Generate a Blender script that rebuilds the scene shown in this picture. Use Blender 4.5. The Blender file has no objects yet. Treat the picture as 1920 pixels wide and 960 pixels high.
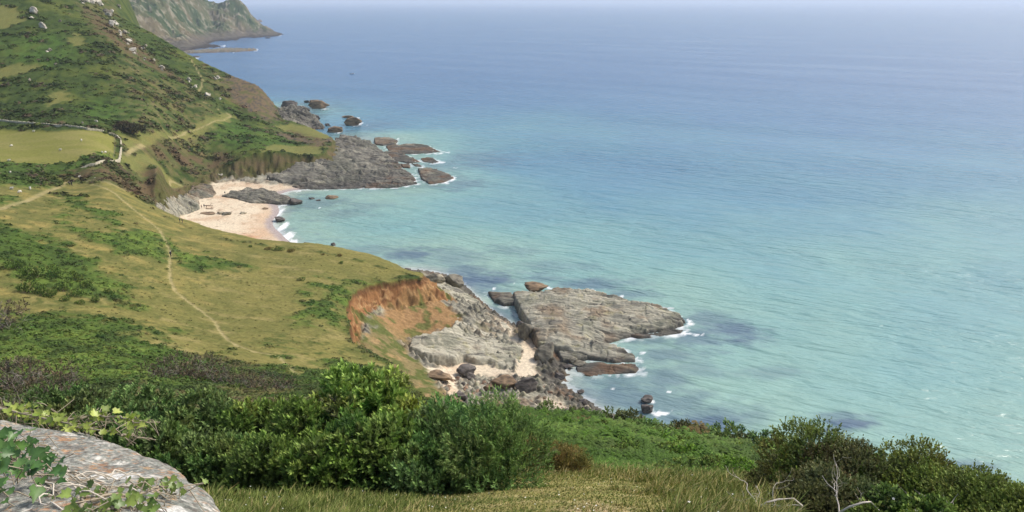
import bpy, bmesh, math, random
import numpy as np
from mathutils import Vector, Matrix

# ------------------------------------------------------------------ camera, sky, sun, exposure
SC = bpy.context.scene
COL = SC.collection
F = 1478.0                      # focal length in pixels of the 1920 wide photograph
TH = math.atan(478.0 / F)       # downward pitch: horizon close to the top edge
CH = 100.0                      # eye height above the sea, metres
CT, ST = math.cos(TH), math.sin(TH)

cam = bpy.data.cameras.new('camera')
cam.sensor_width = 36.0
cam.lens = 36.0 * F / 1920.0
cam.clip_start = 0.05
cam.clip_end = 90000.0
camo = bpy.data.objects.new('camera', cam)
COL.objects.link(camo)
camo.location = (0, 0, CH)
camo.rotation_euler = (math.pi / 2 - TH, 0, 0)
SC.camera = camo

SUN_AZ, SUN_EL = math.radians(66), math.radians(50)
world = bpy.data.worlds.new('World')
SC.world = world
world.use_nodes = True
wn = world.node_tree
sky = wn.nodes.new('ShaderNodeTexSky')
sky.sky_type = 'NISHITA'
sky.sun_disc = False
sky.sun_elevation = SUN_EL
sky.sun_rotation = SUN_AZ
sky.air_density = 1.0
sky.dust_density = 3.6
sky.ozone_density = 1.0
wn.links.new(sky.outputs[0], wn.nodes['Background'].inputs[0])
wn.nodes['Background'].inputs[1].default_value = 0.15

sl = bpy.data.lights.new('sun', 'SUN')
sl.energy = 2.4
sl.angle = math.radians(8.0)
sl.color = (1.0, 0.95, 0.87)
so = bpy.data.objects.new('sun', sl)
COL.objects.link(so)
SD = Vector((math.sin(SUN_AZ) * math.cos(SUN_EL), math.cos(SUN_AZ) * math.cos(SUN_EL), math.sin(SUN_EL)))
so.rotation_euler = SD.to_track_quat('Z', 'Y').to_euler()
so.location = (0, 0, 400)

SC.render.engine = 'CYCLES'
SC.view_settings.view_transform = 'Standard'
SC.view_settings.look = 'None'
SC.view_settings.exposure = 0.21
SC.view_settings.gamma = 1.0
try:
    SC.view_settings.use_curve_mapping = False
except Exception:
    pass
SC.cycles.max_bounces = 6
SC.cycles.diffuse_bounces = 3
SC.cycles.transparent_max_bounces = 6
SC.cycles.use_denoising = True
SC.render.resolution_x, SC.render.resolution_y = 1024, 512

rng = np.random.default_rng(7)
random.seed(7)

# ------------------------------------------------------------------ small maths helpers
def ray(px, py):
    u = (np.asarray(px, float) - 960.0) / F
    v = (480.0 - np.asarray(py, float)) / F
    return u, CT + v * ST, -ST + v * CT

def at_z(px, py, z):
    u, dy, dz = ray(px, py)
    t = (z - CH) / dz
    return np.stack([u * t, dy * t, CH + dz * t], -1)

def at_y(px, py, y):
    u, dy, dz = ray(px, py)
    t = y / dy
    return np.stack([u * t, dy * t, CH + dz * t], -1)

def sstep(a, b, x):
    t = np.clip((x - a) / (b - a), 0, 1)
    return t * t * (3 - 2 * t)

def _hash(ix, iy, seed):
    h = (ix.astype(np.int64) * 374761393 + iy.astype(np.int64) * 668265263 + seed * 974634777) & 0x7fffffff
    h = ((h ^ (h >> 13)) * 1274126177) & 0x7fffffff
    h = ((h ^ (h >> 16)) * 2246822519) & 0x7fffffff
    return (h ^ (h >> 15)) & 0xffffff

def pnoise(x, y, seed=0):
    """gradient noise, about -1..1"""
    x, y = np.broadcast_arrays(np.asarray(x, float), np.asarray(y, float))
    ix, iy = np.floor(x), np.floor(y)
    fx, fy = x - ix, y - iy
    ix, iy = ix.astype(np.int64), iy.astype(np.int64)
    ux, uy = fx * fx * fx * (fx * (fx * 6 - 15) + 10), fy * fy * fy * (fy * (fy * 6 - 15) + 10)
    def g(dx, dy):
        a = _hash(ix + dx, iy + dy, seed) * (2 * math.pi / 0x1000000)
        return np.cos(a) * (fx - dx) + np.sin(a) * (fy - dy)
    n0 = g(0, 0) + ux * (g(1, 0) - g(0, 0))
    n1 = g(0, 1) + ux * (g(1, 1) - g(0, 1))
    return (n0 + uy * (n1 - n0)) * 1.5

def fbm(x, y, octv=4, seed=0, gain=0.5, lac=2.03):
    s, a, tot = 0, 1.0, 0
    for k in range(octv):
        s = s + a * pnoise(x, y, seed + k * 17)
        tot += a
        a *= gain
        x, y = x * lac + 3.1, y * lac - 1.7
    return s / tot * 1.3

def worley(x, y, seed=0):
    """distance to the closest feature point, and a random value of that cell"""
    x, y = np.asarray(x, float), np.asarray(y, float)
    ix, iy = np.floor(x).astype(np.int64), np.floor(y).astype(np.int64)
    best = np.full(x.shape, 9.0)
    rv = np.zeros(x.shape)
    for dx in (-1, 0, 1):
        for dy in (-1, 0, 1):
            h = _hash(ix + dx, iy + dy, seed)
            px = ix + dx + (h & 0xfff) / 4096.0
            py = iy + dy + ((h >> 12) & 0xfff) / 4096.0
            d = (px - x) ** 2 + (py - y) ** 2
            m = d < best
            best = np.where(m, d, best)
            rv = np.where(m, (h % 1009) / 1009.0, rv)
    return np.sqrt(best), rv

class TPS:
    def __init__(self, P, V, lam=1e-4):
        P, V = np.asarray(P, float), np.asarray(V, float)
        self.m, self.s = P.mean(0), P.std(0).max()
        P = (P - self.m) / self.s
        self.P = P
        n = len(P)
        K = self.U(((P[:, None] - P[None]) ** 2).sum(-1)) + lam * np.eye(n)
        A = np.zeros((n + 3, n + 3))
        A[:n, :n] = K
        A[:n, n], A[:n, n + 1:] = 1, P
        A[n, :n], A[n + 1:, :n] = 1, P.T
        self.w = np.linalg.solve(A, np.concatenate([V, np.zeros(3)]))
    @staticmethod
    def U(r2):
        return 0.5 * r2 * np.log(r2 + 1e-12)
    def __call__(self, Q):
        Q = (np.asarray(Q, float) - self.m) / self.s
        out = np.empty(len(Q))
        for i in range(0, len(Q), 60000):
            q = Q[i:i + 60000]
            r2 = ((q[:, None] - self.P[None]) ** 2).sum(-1)
            out[i:i + 60000] = self.U(r2) @ self.w[:-3] + self.w[-3] + q @ self.w[-2:]
        return out

def inside(poly, x, y):
    poly = np.asarray(poly, float)
    c = np.zeros(x.shape, bool)
    j = len(poly) - 1
    for i in range(len(poly)):
        xi, yi = poly[i]
        xj, yj = poly[j]
        if yi != yj:
            c ^= ((yi > y) != (yj > y)) & (x < (xj - xi) * (y - yi) / (yj - yi) + xi)
        j = i
    return c

def seg_dist(poly, x, y, closed=True, attrs=None):
    """distance to a polyline; with attrs (n,k) also the attribute interpolated at the closest point"""
    poly = np.asarray(poly, float)
    n = len(poly)
    best = np.full(x.shape, 1e18)
    ba = None if attrs is None else np.zeros(x.shape + (attrs.shape[1],))
    for i in range(n if closed else n - 1):
        a, b = poly[i], poly[(i + 1) % n]
        d = b - a
        L = (d ** 2).sum() + 1e-12
        t = np.clip(((x - a[0]) * d[0] + (y - a[1]) * d[1]) / L, 0, 1)
        r = (x - a[0] - t * d[0]) ** 2 + (y - a[1] - t * d[1]) ** 2
        m = r < best
        best[m] = r[m]
        if attrs is not None:
            tm = t[m][:, None]
            ba[m] = attrs[i] * (1 - tm) + attrs[(i + 1) % n] * tm
    return (np.sqrt(best), ba) if attrs is not None else np.sqrt(best)

def sdist(poly, x, y):
    """signed distance, positive inside"""
    d = seg_dist(poly, x, y)
    return np.where(inside(poly, x, y), d, -d)

def lin(r, g, b):
    return np.array([((c / 255.0 + 0.055) / 1.055) ** 2.4 if c > 10 else c / 255.0 / 12.92 for c in (r, g, b)])

# ------------------------------------------------------------------ mesh and object helpers
def mesh_np(name, verts, quads=None, tris=None, col=None, mat=None, smooth=True, extra=None):
    verts = np.asarray(verts, np.float32)
    loops, starts, totals = [], [], []
    pos = 0
    for f in (quads, tris):
        if f is None or len(f) == 0:
            continue
        f = np.asarray(f, np.int32)
        k = f.shape[1]
        loops.append(f.ravel())
        starts.append(pos + np.arange(len(f)) * k)
        totals.append(np.full(len(f), k))
        pos += f.size
    me = bpy.data.meshes.new(name)
    me.vertices.add(len(verts))
    me.vertices.foreach_set('co', verts.ravel())
    loops = np.concatenate(loops).astype(np.int32)
    starts = np.concatenate(starts).astype(np.int32)
    me.loops.add(len(loops))
    me.loops.foreach_set('vertex_index', loops)
    me.polygons.add(len(starts))
    me.polygons.foreach_set('loop_start', starts)
    try:
        me.polygons.foreach_set('loop_total', np.concatenate(totals).astype(np.int32))
    except Exception:
        pass
    me.update(calc_edges=True)
    me.polygons.foreach_set('use_smooth', np.full(len(starts), smooth, bool))
    if col is not None:
        a = me.attributes.new('Col', 'FLOAT_COLOR', 'POINT')
        c = np.ones((len(verts), 4), np.float32)
        c[:, :3] = col
        a.data.foreach_set('color', c.ravel())
    if extra:
        for k, v in extra.items():
            a = me.attributes.new(k, 'FLOAT', 'POINT')
            a.data.foreach_set('value', np.asarray(v, np.float32))
    if mat is not None:
        me.materials.append(mat)
    return me

def link(name, me, parent=None, loc=None):
    o = bpy.data.objects.new(name, me)
    COL.objects.link(o)
    if parent is not None:
        o.parent = parent
    if loc is not None:
        o.location = loc
    return o

def tag(o, label=None, cat=None, group=None, kind=None):
    if label: o['label'] = label
    if cat: o['category'] = cat
    if group: o['group'] = group
    if kind: o['kind'] = kind
    return o

def empty(name, loc, label, cat, group=None):
    o = bpy.data.objects.new(name, None)
    COL.objects.link(o)
    o.location = loc
    o.empty_display_size = 0.2
    return tag(o, label, cat, group)

def grid_faces(nr, nc):
    i = np.arange(nr * nc).reshape(nr, nc)
    return np.stack([i[:-1, :-1], i[:-1, 1:], i[1:, 1:], i[1:, :-1]], -1).reshape(-1, 4)

def compact(verts, faces, *arrs):
    used = np.zeros(len(verts), bool)
    used[faces.ravel()] = True
    idx = np.cumsum(used) - 1
    return (verts[used], idx[faces]) + tuple(a[used] for a in arrs)

# ------------------------------------------------------------------ materials
def new_mat(name):
    m = bpy.data.materials.new(name)
    m.use_nodes = True
    return m, m.node_tree, m.node_tree.nodes['Principled BSDF']

def vcol_mat(name, rough=0.95, spec=0.15, var=0.25, scale=2.0, bump=0.0, bscale=6.0, detail=6, translucent=0.0, bdist=0.05, strike=False):
    """base colour from the mesh's own colour attribute, broken up by noise in object space"""
    m, t, p = new_mat(name)
    N, L = t.nodes.new, t.links.new
    at = N('ShaderNodeAttribute'); at.attribute_name = 'Col'
    co = N('ShaderNodeTexCoord')
    src = co.outputs['Object']
    if strike:                                   # grain drawn out along the bedding
        mp = N('ShaderNodeMapping'); mp.vector_type = 'TEXTURE'
        mp.inputs['Rotation'].default_value = (0.15, 0.1, STRIKE); mp.inputs['Scale'].default_value = (6.0, 1, 1)
        L(src, mp.inputs['Vector']); src = mp.outputs[0]
    nz = N('ShaderNodeTexNoise'); nz.inputs['Scale'].default_value = scale; nz.inputs['Detail'].default_value = detail
    nz.inputs['Roughness'].default_value = 0.65
    L(src, nz.inputs['Vector'])
    mr = N('ShaderNodeMapRange')
    mr.inputs['From Min'].default_value, mr.inputs['From Max'].default_value = 0.3, 0.7
    mr.inputs['To Min'].default_value, mr.inputs['To Max'].default_value = 1 - var, 1 + var
    L(nz.outputs[0], mr.inputs['Value'])
    vm = N('ShaderNodeVectorMath'); vm.operation = 'SCALE'
    L(at.outputs['Color'], vm.inputs[0]); L(mr.outputs[0], vm.inputs['Scale'])
    L(vm.outputs[0], p.inputs['Base Color'])
    p.inputs['Roughness'].default_value = rough
    p.inputs['Specular IOR Level'].default_value = spec
    if bump:
        n2 = N('ShaderNodeTexNoise'); n2.inputs['Scale'].default_value = bscale; n2.inputs['Detail'].default_value = 8
        n2.inputs['Roughness'].default_value = 0.7
        L(src, n2.inputs['Vector'])
        bp = N('ShaderNodeBump'); bp.inputs['Strength'].default_value = bump; bp.inputs['Distance'].default_value = bdist
        L(n2.outputs[0], bp.inputs['Height']); L(bp.outputs[0], p.inputs['Normal'])
    if translucent:
        tr = N('ShaderNodeBsdfTranslucent'); L(vm.outputs[0], tr.inputs[0])
        mx = N('ShaderNodeMixShader'); mx.inputs[0].default_value = translucent
        L(p.outputs[0], mx.inputs[1]); L(tr.outputs[0], mx.inputs[2])
        L(mx.outputs[0], t.nodes['Material Output'].inputs['Surface'])
    return m

def flat_mat(name, rgb, rough=0.8, var=0.15, scale=20.0, spec=0.3):
    m, t, p = new_mat(name)
    N, L = t.nodes.new, t.links.new
    nz = N('ShaderNodeTexNoise'); nz.inputs['Scale'].default_value = scale; nz.inputs['Detail'].default_value = 4
    co = N('ShaderNodeTexCoord'); L(co.outputs['Object'], nz.inputs['Vector'])
    mx = N('ShaderNodeMix'); mx.data_type = 'RGBA'
    mx.inputs['A'].default_value = (*[c * (1 - var) for c in rgb], 1)
    mx.inputs['B'].default_value = (*[min(1, c * (1 + var)) for c in rgb], 1)
    L(nz.outputs[0], mx.inputs['Factor']); L(mx.outputs['Result'], p.inputs['Base Color'])
    p.inputs['Roughness'].default_value = rough
    p.inputs['Specular IOR Level'].default_value = spec
    return m

_d = at_z(1270, 622, 1) - at_z(1000, 588, 1)
STRIKE = math.atan2(_d[1], _d[0])
M_LAND = vcol_mat('land', var=0.28, scale=1.3, bump=0.5, bscale=2.5, bdist=0.25, spec=0.1)
M_ROCK = vcol_mat('rock', var=0.35, scale=1.3, bump=0.8, bscale=1.2, bdist=0.35, rough=0.85, spec=0.25, strike=True)
M_LEAF = vcol_mat('leaf', var=0.3, scale=1.5, rough=0.6, spec=0.18, translucent=0.2)
M_SCRUB = vcol_mat('scrub', var=0.3, scale=0.35, rough=0.8, spec=0.2, translucent=0.15)
# ------------------------------------------------------------------ lie of the land
# control points of the upper land surface: pixel ray plus distance forward ('y') or height ('z')
UP = [
 # x = 0 column: valley side on the left, the walled field, the big hill
 (0,720,'y',94),(0,640,'y',123),(0,560,'y',151),(0,470,'y',183),(0,390,'y',225),(0,340,'y',270),(0,305,'y',314),
 (0,243,'y',400),(0,227,'y',416),(0,150,'y',482),(0,60,'y',557),(0,0,'y',620),(0,-60,'y',680),
 (-300,640,'y',110),(-300,470,'y',165),(-300,340,'y',250),(-300,240,'y',380),(-300,100,'y',510),(-300,-40,'y',640),
 (200,740,'y',85),(200,680,'y',115),(200,620,'y',139),(200,540,'y',171),(200,450,'y',209),(200,400,'y',242),(200,340,'y',288),
 (200,300,'y',330),(200,250,'y',394),(200,215,'y',441),(200,150,'y',495),(200,60,'y',590),(190,2,'y',720),(190,-40,'y',800),(227,38,'y',690),
 (300,395,'y',276),(300,378,'y',312),(300,333,'y',350),(300,300,'y',388),(300,260,'y',430),(300,200,'y',485),(300,120,'y',590),(297,78,'y',660),
 (150,340,'y',293),
 (400,440,'z',25),(400,500,'y',213),(400,580,'y',175),(400,650,'y',145),(400,700,'y',121),
 (400,300,'y',460),(400,260,'y',482),(400,200,'y',540),(378,122,'y',638),(450,151,'y',625),(488,166,'y',618),(520,203,'y',610),
 (450,230,'y',540),(450,180,'y',588),(500,230,'y',558),(480,260,'y',492),(450,280,'y',470),(259,55,'y',680),
 (530,240,'y',568),(572,239,'y',583),(608,253,'y',557),(614,262,'y',530),(570,245,'y',565),(600,260,'y',530),(590,272,'y',508),(600,290,'y',480),(560,290,'y',475),(530,285,'y',470),(480,287,'y',462),
 (440,300,'y',455),(350,345,'y',416),(310,364,'y',390),(288,374,'y',344),
 (600,470,'z',22),(600,560,'z',25),(600,640,'z',28),(600,700,'z',32),
 (700,525,'z',20),(700,495,'z',20),(790,513,'z',17),(700,662,'z',25),(650,575,'z',23),(745,695,'z',25),(790,740,'z',27),
 (560,462,'z',22),(310,402,'z',27),(430,447,'z',25),
 # near slope under the viewpoint
 (200,800,'y',50),(300,830,'y',28),(0,800,'y',50),(-300,800,'y',45),
 (600,850,'y',36),(600,760,'y',76),(600,725,'y',110),(600,930,'y',14),(600,960,'y',10),(350,930,'y',14),
 (830,775,'y',95),(830,850,'y',38),(830,930,'y',14),(1000,792,'y',76),(1000,825,'y',45),(1000,870,'y',26),(1000,900,'y',18),(1000,950,'y',9.5),
 (1200,817,'y',70),(1200,850,'y',40),(1200,890,'y',22),(1200,950,'y',9.7),
 (1400,858,'y',56),(1400,880,'y',34),(1400,905,'y',20),(1400,950,'y',10),
 (1600,896,'y',48),(1600,925,'y',22),(1600,955,'y',12),(1900,945,'y',38),(1900,985,'y',12),(2150,990,'y',30),(2150,1020,'y',12),
 (200,1000,'y',6.5),(960,1010,'y',6.5),(1700,1020,'y',7.5),(960,1250,'y',2.6),(300,1250,'y',2.6),(1700,1250,'y',2.8),
]
def pin(p):
    px, py, k, v = p[:4]
    return at_y(px, py, v) if k == 'y' else at_z(px, py, v)
PU = np.array([pin(p) for p in UP])
def warp(x, y):
    r = np.sqrt(x * x + y * y) + 0.5
    return np.stack([np.arctan2(x, y + 1e-9) * 4.0, np.log(r)], -1), r
_w, _r = warp(PU[:, 0], PU[:, 1])
T_UP = TPS(_w, (CH - PU[:, 2]) / _r, 2e-4)

# cliff line: everything inside is the upper land, outside falls to the shore; width of the fall, crispness, soil (1 red clay, 0 rock, .5 brown)
ED = [
 # (px, py, k, v, width, crisp, soil)
 (188,-2,'y',745,80,0,0),(227,36,'y',700,80,0,0),(259,52,'y',688,80,0,0),(296,75,'y',672,75,0,0),(336,101,'y',656,70,0,0),(377,120,'y',645,60,0,0),(450,149,'y',630,50,0.3,0),(485,163,'y',622,34,0.8,0),(503,178,'y',618,26,1,0),(520,201,'y',612,20,1,0),
 (525,222,'y',590,22,1,0),(548,231,'y',596,14,1,0),(580,238,'y',586,12,1,0),(614,252,'y',560,12,1,.3),(624,261,'y',536,12,1,.5),(620,271,'y',512,12,1,.5),(606,290,'y',482,12,1,.6),(585,293,'y',474,11,1,.7),(555,291,'y',472,11,1,.6),
 (530,286,'y',468,12,1,.7),(480,288,'y',460,13,1,.9),(440,302,'y',452,14,1,.4),(400,319,'y',448,10,.6,.3),(372,333,'y',432,12,.6,.5),(350,346,'y',414,13,.8,.5),(312,364,'y',388,13,.8,.5),(290,373,'y',348,13,.8,.9),
 (273,380,'y',306,12,.8,1),(290,392,'z',27.3,30,0,0),(310,402,'z',27,45,0,0),(360,424,'z',26,52,0,0),(430,447,'z',25,55,0,0),(560,462,'z',22,50,0,0),(650,478,'z',21,42,0,0),(700,492,'z',20,34,0,0),(760,505,'z',18.5,22,.3,.3),(790,513,'z',17,12,.8,.7),
 (786,521,'z',17.5,6,1,1),(772,523,'z',18,4.5,1,1),(755,524,'z',18.5,4.2,1,1),(738,526,'z',19.3,4.2,1,1),(720,526,'z',20,4.2,1,1),(690,530,'z',21,4.2,1,1),(668,540,'z',22,4.5,1,1),(656,556,'z',22.5,4.5,1,1),(648,575,'z',23,4.5,1,1),(651,600,'z',23.6,4.5,1,1),(653,622,'z',24,5,1,1),(662,648,'z',25,6,1,1),
 (700,660,'z',25,10,1,.9),(722,676,'z',25,12,1,.9),(745,692,'z',25,14,1,1),(790,738,'z',27,26,.6,.9),(815,760,'y',118,34,.3,.3),
 (835,776,'y',95,42,0,.1),(1000,792,'y',77,42,0,.1),(1200,817,'y',71,40,0,.1),(1400,858,'y',57,38,0,.1),(1600,896,'y',49,36,0,.1),(1900,946,'y',39,34,0,.1),(2300,1010,'y',30,34,0,.1),
]
PE = np.array([pin(p)[:2] for p in ED])
AE = np.array([p[4:7] for p in ED], float)
POLY = np.concatenate([PE, [(120, 20), (120, -60), (-700, -60), (-1400, 300), (-1300, 1500), (-760, 1500)]])
APOLY = np.concatenate([AE, [(34, 0, .1), (40, 0, 0), (80, 0, 0), (80, 0, 0), (80, 0, 0), (80, 0, 0)]])

# lower surface: beaches, shore platforms, sea bed
LOW = [
 (520,385,0),(514,410,0),(526,437,0),(548,458,0),(560,480,-.2),(480,400,1.6),(430,400,2.6),(350,400,4),(320,405,4.6),(430,352,3),(400,350,3.6),(480,450,1.6),(440,445,2.3),(545,357,.1),(500,356,1.2),(470,350,2),
 (590,440,-2.6),(700,400,-4),(800,450,-5),(640,500,-2.5),(780,350,-2),(650,354,-.6),(600,300,3),(700,300,.5),(560,330,3),(520,345,2.2),(650,260,-1.5),(560,205,-1),(480,150,-8),
 (900,690,2.2),(985,650,1.2),(870,720,3.2),(1000,780,3.5),(1056,720,0),(1125,770,0),(1170,800,0),(955,605,0.1),(930,580,-1),(920,545,-2),(1000,690,1.6),(1010,725,1.6),(1090,790,2),(850,755,5),(800,690,6),(940,760,4),
 (760,615,8.5),(850,600,7.5),(800,545,10.5),(822,572,9.6),(720,640,12),(770,660,7),(700,600,15),(830,545,5),(880,525,-1),(800,500,-1),(760,480,-2.5),(780,705,8),(820,740,7),
 (1100,530,-4.5),(1300,660,-3.5),(1180,720,-2),(1250,800,-2),(1450,760,-4),(900,250,-8.5),(1000,300,-9),(860,280,-6.5),(1250,620,-3),(1100,640,-1),
]
PL = np.array([at_z(px, py, z) for px, py, z in LOW] +
     [(-12, 130, 5), (30, 120, 4), (60, 105, 2), (90, 95, -1), (-60, 150, 16), (90, 60, -1), (130, 60, -4), (200, 40, -6), (160, 130, -4.5), (-120, 300, 6), (-90, 280, 7),
      (-700, 1300, -16), (-300, 1300, -20), (-560, 800, -8), (-330, 720, -6), (300, 700, -14), (600, 400, -10), (0, 1300, -24), (700, 1300, -24), (-150, 600, -9), (0, 500, -9), (200, 350, -6.5), (300, 200, -6),
      (-60,700,-10),(40,780,-12),(-150,800,-10),(-230,900,-10),(60,620,-9),(-110,640,-7),(150,700,-13), (-200, 480, 6), (-240, 440, 8), (-300, 480, 10)], float)
T_LOW = TPS(PL[:, :2], PL[:, 2], 1e-5)

def height0(x, y):
    """smooth land height plus the cliff masks"""
    x, y = np.asarray(x, float).ravel(), np.asarray(y, float).ravel()
    w, r = warp(x, y)
    zu = CH - T_UP(w) * r
    zl = np.maximum(T_LOW(np.stack([x, y], -1)), -30)
    d, at = seg_dist(POLY, x, y, True, APOLY)
    ins = inside(POLY, x, y)
    n = fbm(x / 9.0, y / 9.0, 4, 5) * 0.45 + fbm(x / 2.6, y / 2.6, 3, 8) * 0.25
    wd = at[:, 0]
    d = np.where(ins, -d, d)
    dn = d + n * np.maximum(np.minimum(wd * 0.22, 3.5), 1.7 * at[:, 1]) * np.where(ins, 0.5, 1) * sstep(0, 3.0, r / 20)
    t = np.clip(dn / wd, 0, 1)
    s_soft = t * t * (3 - 2 * t)
    s_crisp = 1 - (1 - t) ** 2.3
    s = s_soft + (s_crisp - s_soft) * at[:, 1]
    zu2 = np.where(ins, zu, np.maximum(zu, zl))
    z = zu2 + (zl - zu2) * s
    return z, t, s, at, ins, zl, dn

def height(x, y):
    return height0(x, y)[0]

def hit(pxs, pys):
    """first crossing of pixel rays with the land (or the sea)"""
    out = []
    for px, py in zip(pxs, pys):
        u, dy, dz = ray(px, py)
        ys = np.exp(np.linspace(math.log(6), math.log(1000), 700))
        t = ys / dy
        h = np.maximum(height(u * t, ys), 0.0)
        b = (CH + dz * t) - h
        k = np.argmax(b < 0)
        if not (b < 0).any():
            k = len(ys) - 1
        if k > 0:
            f = b[k - 1] / (b[k - 1] - b[k] + 1e-12)
            yy = ys[k - 1] + f * (ys[k] - ys[k - 1])
        else:
            yy = ys[0]
        tt = yy / dy
        out.append((u * tt, yy, CH + dz * tt))
    return np.array(out, float)

def ground(x, y):
    return float(height(np.array([x]), np.array([y]))[0])
# ------------------------------------------------------------------ ground colours (albedo)
KE = 1.28
def alb(r, g, b):
    return lin(r, g, b) / KE
C_DRY, C_DRY2, C_DRY3 = alb(138, 132, 75), alb(120, 119, 66), alb(158, 146, 93)
C_FIELD = alb(136, 136, 68)
C_HILL, C_HILLD, C_HILLL = alb(74, 91, 42), alb(56, 72, 36), alb(98, 107, 50)
C_BRK, C_BRKD, C_BRKL = alb(84, 106, 46), alb(66, 84, 40), alb(110, 130, 58)
C_BROWN = alb(112, 92, 70)
C_SAND, C_SANDD, C_WET = alb(234, 218, 190), alb(216, 190, 160), alb(184, 170, 164)
C_CLAY, C_CLAYL, C_CLAYD = alb(164, 120, 80), alb(196, 158, 112), alb(118, 78, 50)
C_ROCK, C_ROCKL, C_ROCKD, C_ROCKB = alb(143, 140, 126), alb(200, 194, 172), alb(86, 82, 78), alb(146, 126, 102)
C_PATH = alb(192, 176, 128)

def mixc(a, b, w):
    w = np.clip(w, 0, 1)[:, None]
    return a * (1 - w) + b * w

# areas traced on the photograph, thrown on to the ground: (points, softness m, noise m)
ZP = {
 'dry': [[(-150,348),(0,336),(60,345),(120,338),(200,345),(262,372),(290,392),(430,452),(560,466),(700,497),(786,516),(720,528),(680,536),(656,560),(655,620),(664,650),(700,664),(742,692),(700,700),(560,706),(420,672),(270,652),(150,604),(0,606),(-150,610)]],
 'field': [[(-150,235),(0,243),(110,248),(216,258),(214,299),(150,305),(60,308),(0,306),(-150,304)]],
 'olive': [[(515,236),(548,232),(580,239),(614,253),(622,262),(590,264),(550,250)],[(172,319),(230,292),(288,294),(310,325),(345,350),(310,345),(290,325),(240,314)],
           [(232,258),(300,246),(350,243),(430,214),(445,222),(400,240),(340,262),(270,276),(238,285)],
           [(485,284),(530,272),(600,270),(606,282),(600,291),(560,290),(525,284),(495,288)],[(520,236),(560,236),(612,258),(600,262),(560,248)],
           [(-60,140),(30,122),(85,124),(30,142),(-60,155)],[(0,10),(30,15),(45,40),(10,55),(-40,50)],[(95,175),(125,170),(130,190),(90,200)],[(140,60),(160,75),(160,90),(125,80)]],
 'green': [[(-100,412),(0,418),(70,438),(150,470),(180,500),(245,540),(235,572),(150,552),(80,545),(0,500),(-100,480)],
           [(108,408),(170,436),(230,432),(310,438),(325,476),(300,492),(225,472),(150,445)],
           [(328,474),(380,480),(430,492),(470,500),(380,506),(332,500)],
           [(120,366),(190,395),(226,405),(218,424),(160,402),(110,380)],
           [(565,598),(588,545),(620,524),(668,530),(660,560),(648,592),(600,612)],
           [(-100,588),(0,598),(80,588),(200,600),(300,615),(250,640),(330,655),(435,690),(440,730),(0,740),(-100,740)],
           [(-60,328),(40,332),(110,345),(60,354),(0,346),(-60,350)],
           [(520,692),(640,676),(705,690),(720,720),(560,725)],
           [(-60,305),(150,307),(226,302),(150,316),(60,324),(-60,322)],
           [(190,548),(240,550),(245,572),(195,570)],[(470,655),(520,660),(525,672),(480,664)],
           [(0,366),(30,372),(25,388),(-30,390)]],
 'scruff': [[(160,470),(240,480),(330,520),(300,560),(240,540),(180,500)],[(100,380),(200,410),(150,440),(60,400)],[(0,560),(150,560),(320,610),(420,640),(300,640),(100,600)],[(330,490),(460,500),(420,530),(340,515)],[(460,620),(620,640),(690,668),(680,690),(520,660)],[(40,345),(110,350),(200,395),(120,400)]],
 'brown': [[(120,322),(180,318),(250,326),(320,352),(330,362),(262,372),(215,345),(150,338)],[(262,277),(330,274),(420,285),(440,300),(400,318),(350,322),(330,312),(296,296)],[(545,245),(610,262),(640,272),(600,276),(560,262)],[(150,8),(230,60),(300,120),(360,165),(330,150),(250,110),(180,60)],[(420,160),(470,175),(500,210),(470,215),(430,185)]],
 'turf': [[(860,955),(900,915),(960,898),(1100,885),(1250,890),(1400,915),(1480,945),(1520,1010),(1400,1100),(700,1100),(400,1000),(420,965),(600,950)]],
 'bare': [[(1070,962),(1095,946),(1125,938),(1150,950),(1160,980),(1150,1060),(1020,1060)]],
 'crag': [[(425,158),(470,156),(500,174),(524,203),(524,226),(500,228),(470,208),(440,190)],[(500,240),(545,252),(590,266),(630,270),(604,278),(560,266),(520,254)]],
 'talus': [[(786,523),(800,536),(822,556),(842,576),(864,600),(850,614),(812,623),(772,637),(745,625),(700,622),(680,600),(720,580)],[(655,605),(690,610),(720,600),(760,612),(800,608),(830,606),(770,628),(752,648),(790,680),(812,712),(835,738),(800,760),(740,735),(690,680),(660,655)]],
 'lush': [[(180,190),(260,190),(320,215),(300,245),(200,230),(150,210)],[(340,235),(430,225),(520,255),(550,270),(500,285),(380,270)],[(0,80),(100,60),(150,100),(100,130),(0,110)]],
 'heath': [[(150,0),(215,0),(300,70),(380,120),(440,160),(420,190),(360,170),(280,140),(200,80)]],
 'sand': [[(300,400),(330,378),(390,366),(392,344),(440,340),(560,352),(560,362),(535,385),(520,410),(535,440),(560,470),(430,470)],
          [(792,684),(830,690),(880,676),(940,690),(968,700),(985,640),(1003,640),(1004,690),(1012,704),(985,708),(950,702),(905,704),(880,700),(850,722),(862,735),(842,738),(815,712)],
          [(1000,758),(1036,750),(1060,766),(1020,772)],[(930,600),(950,605),(968,630),(960,640),(945,618)]],
}
PATHS = [([(357,110),(368,128),(380,150),(378,164),(372,172)], 1.2), ([(384,194),(400,203),(414,208),(434,217),(420,225),(385,236),(352,246),(318,258)], 1.0),
         ([(235,291),(245,283),(258,277),(268,272)], 2.4), ([(-60,398),(0,392),(50,377),(90,358),(112,350),(125,342),(118,336)], 2.0), ([(112,336),(150,339),(190,341),(215,348),(240,360)], 1.6),
         ([(170,346),(215,362),(250,392),(280,415),(300,432),(312,455),(319,475),(318,500),(318,520),(328,545),(350,563),(380,585),(402,602),(412,620),(428,638),(445,648),(480,660),(522,668),(545,690),(560,705)], 0.8), ([(300,330),(320,338),(345,352)], 1.0)]
ZW = {k: [hit(*zip(*p))[:, :2] for p in v] for k, v in ZP.items()}
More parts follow.
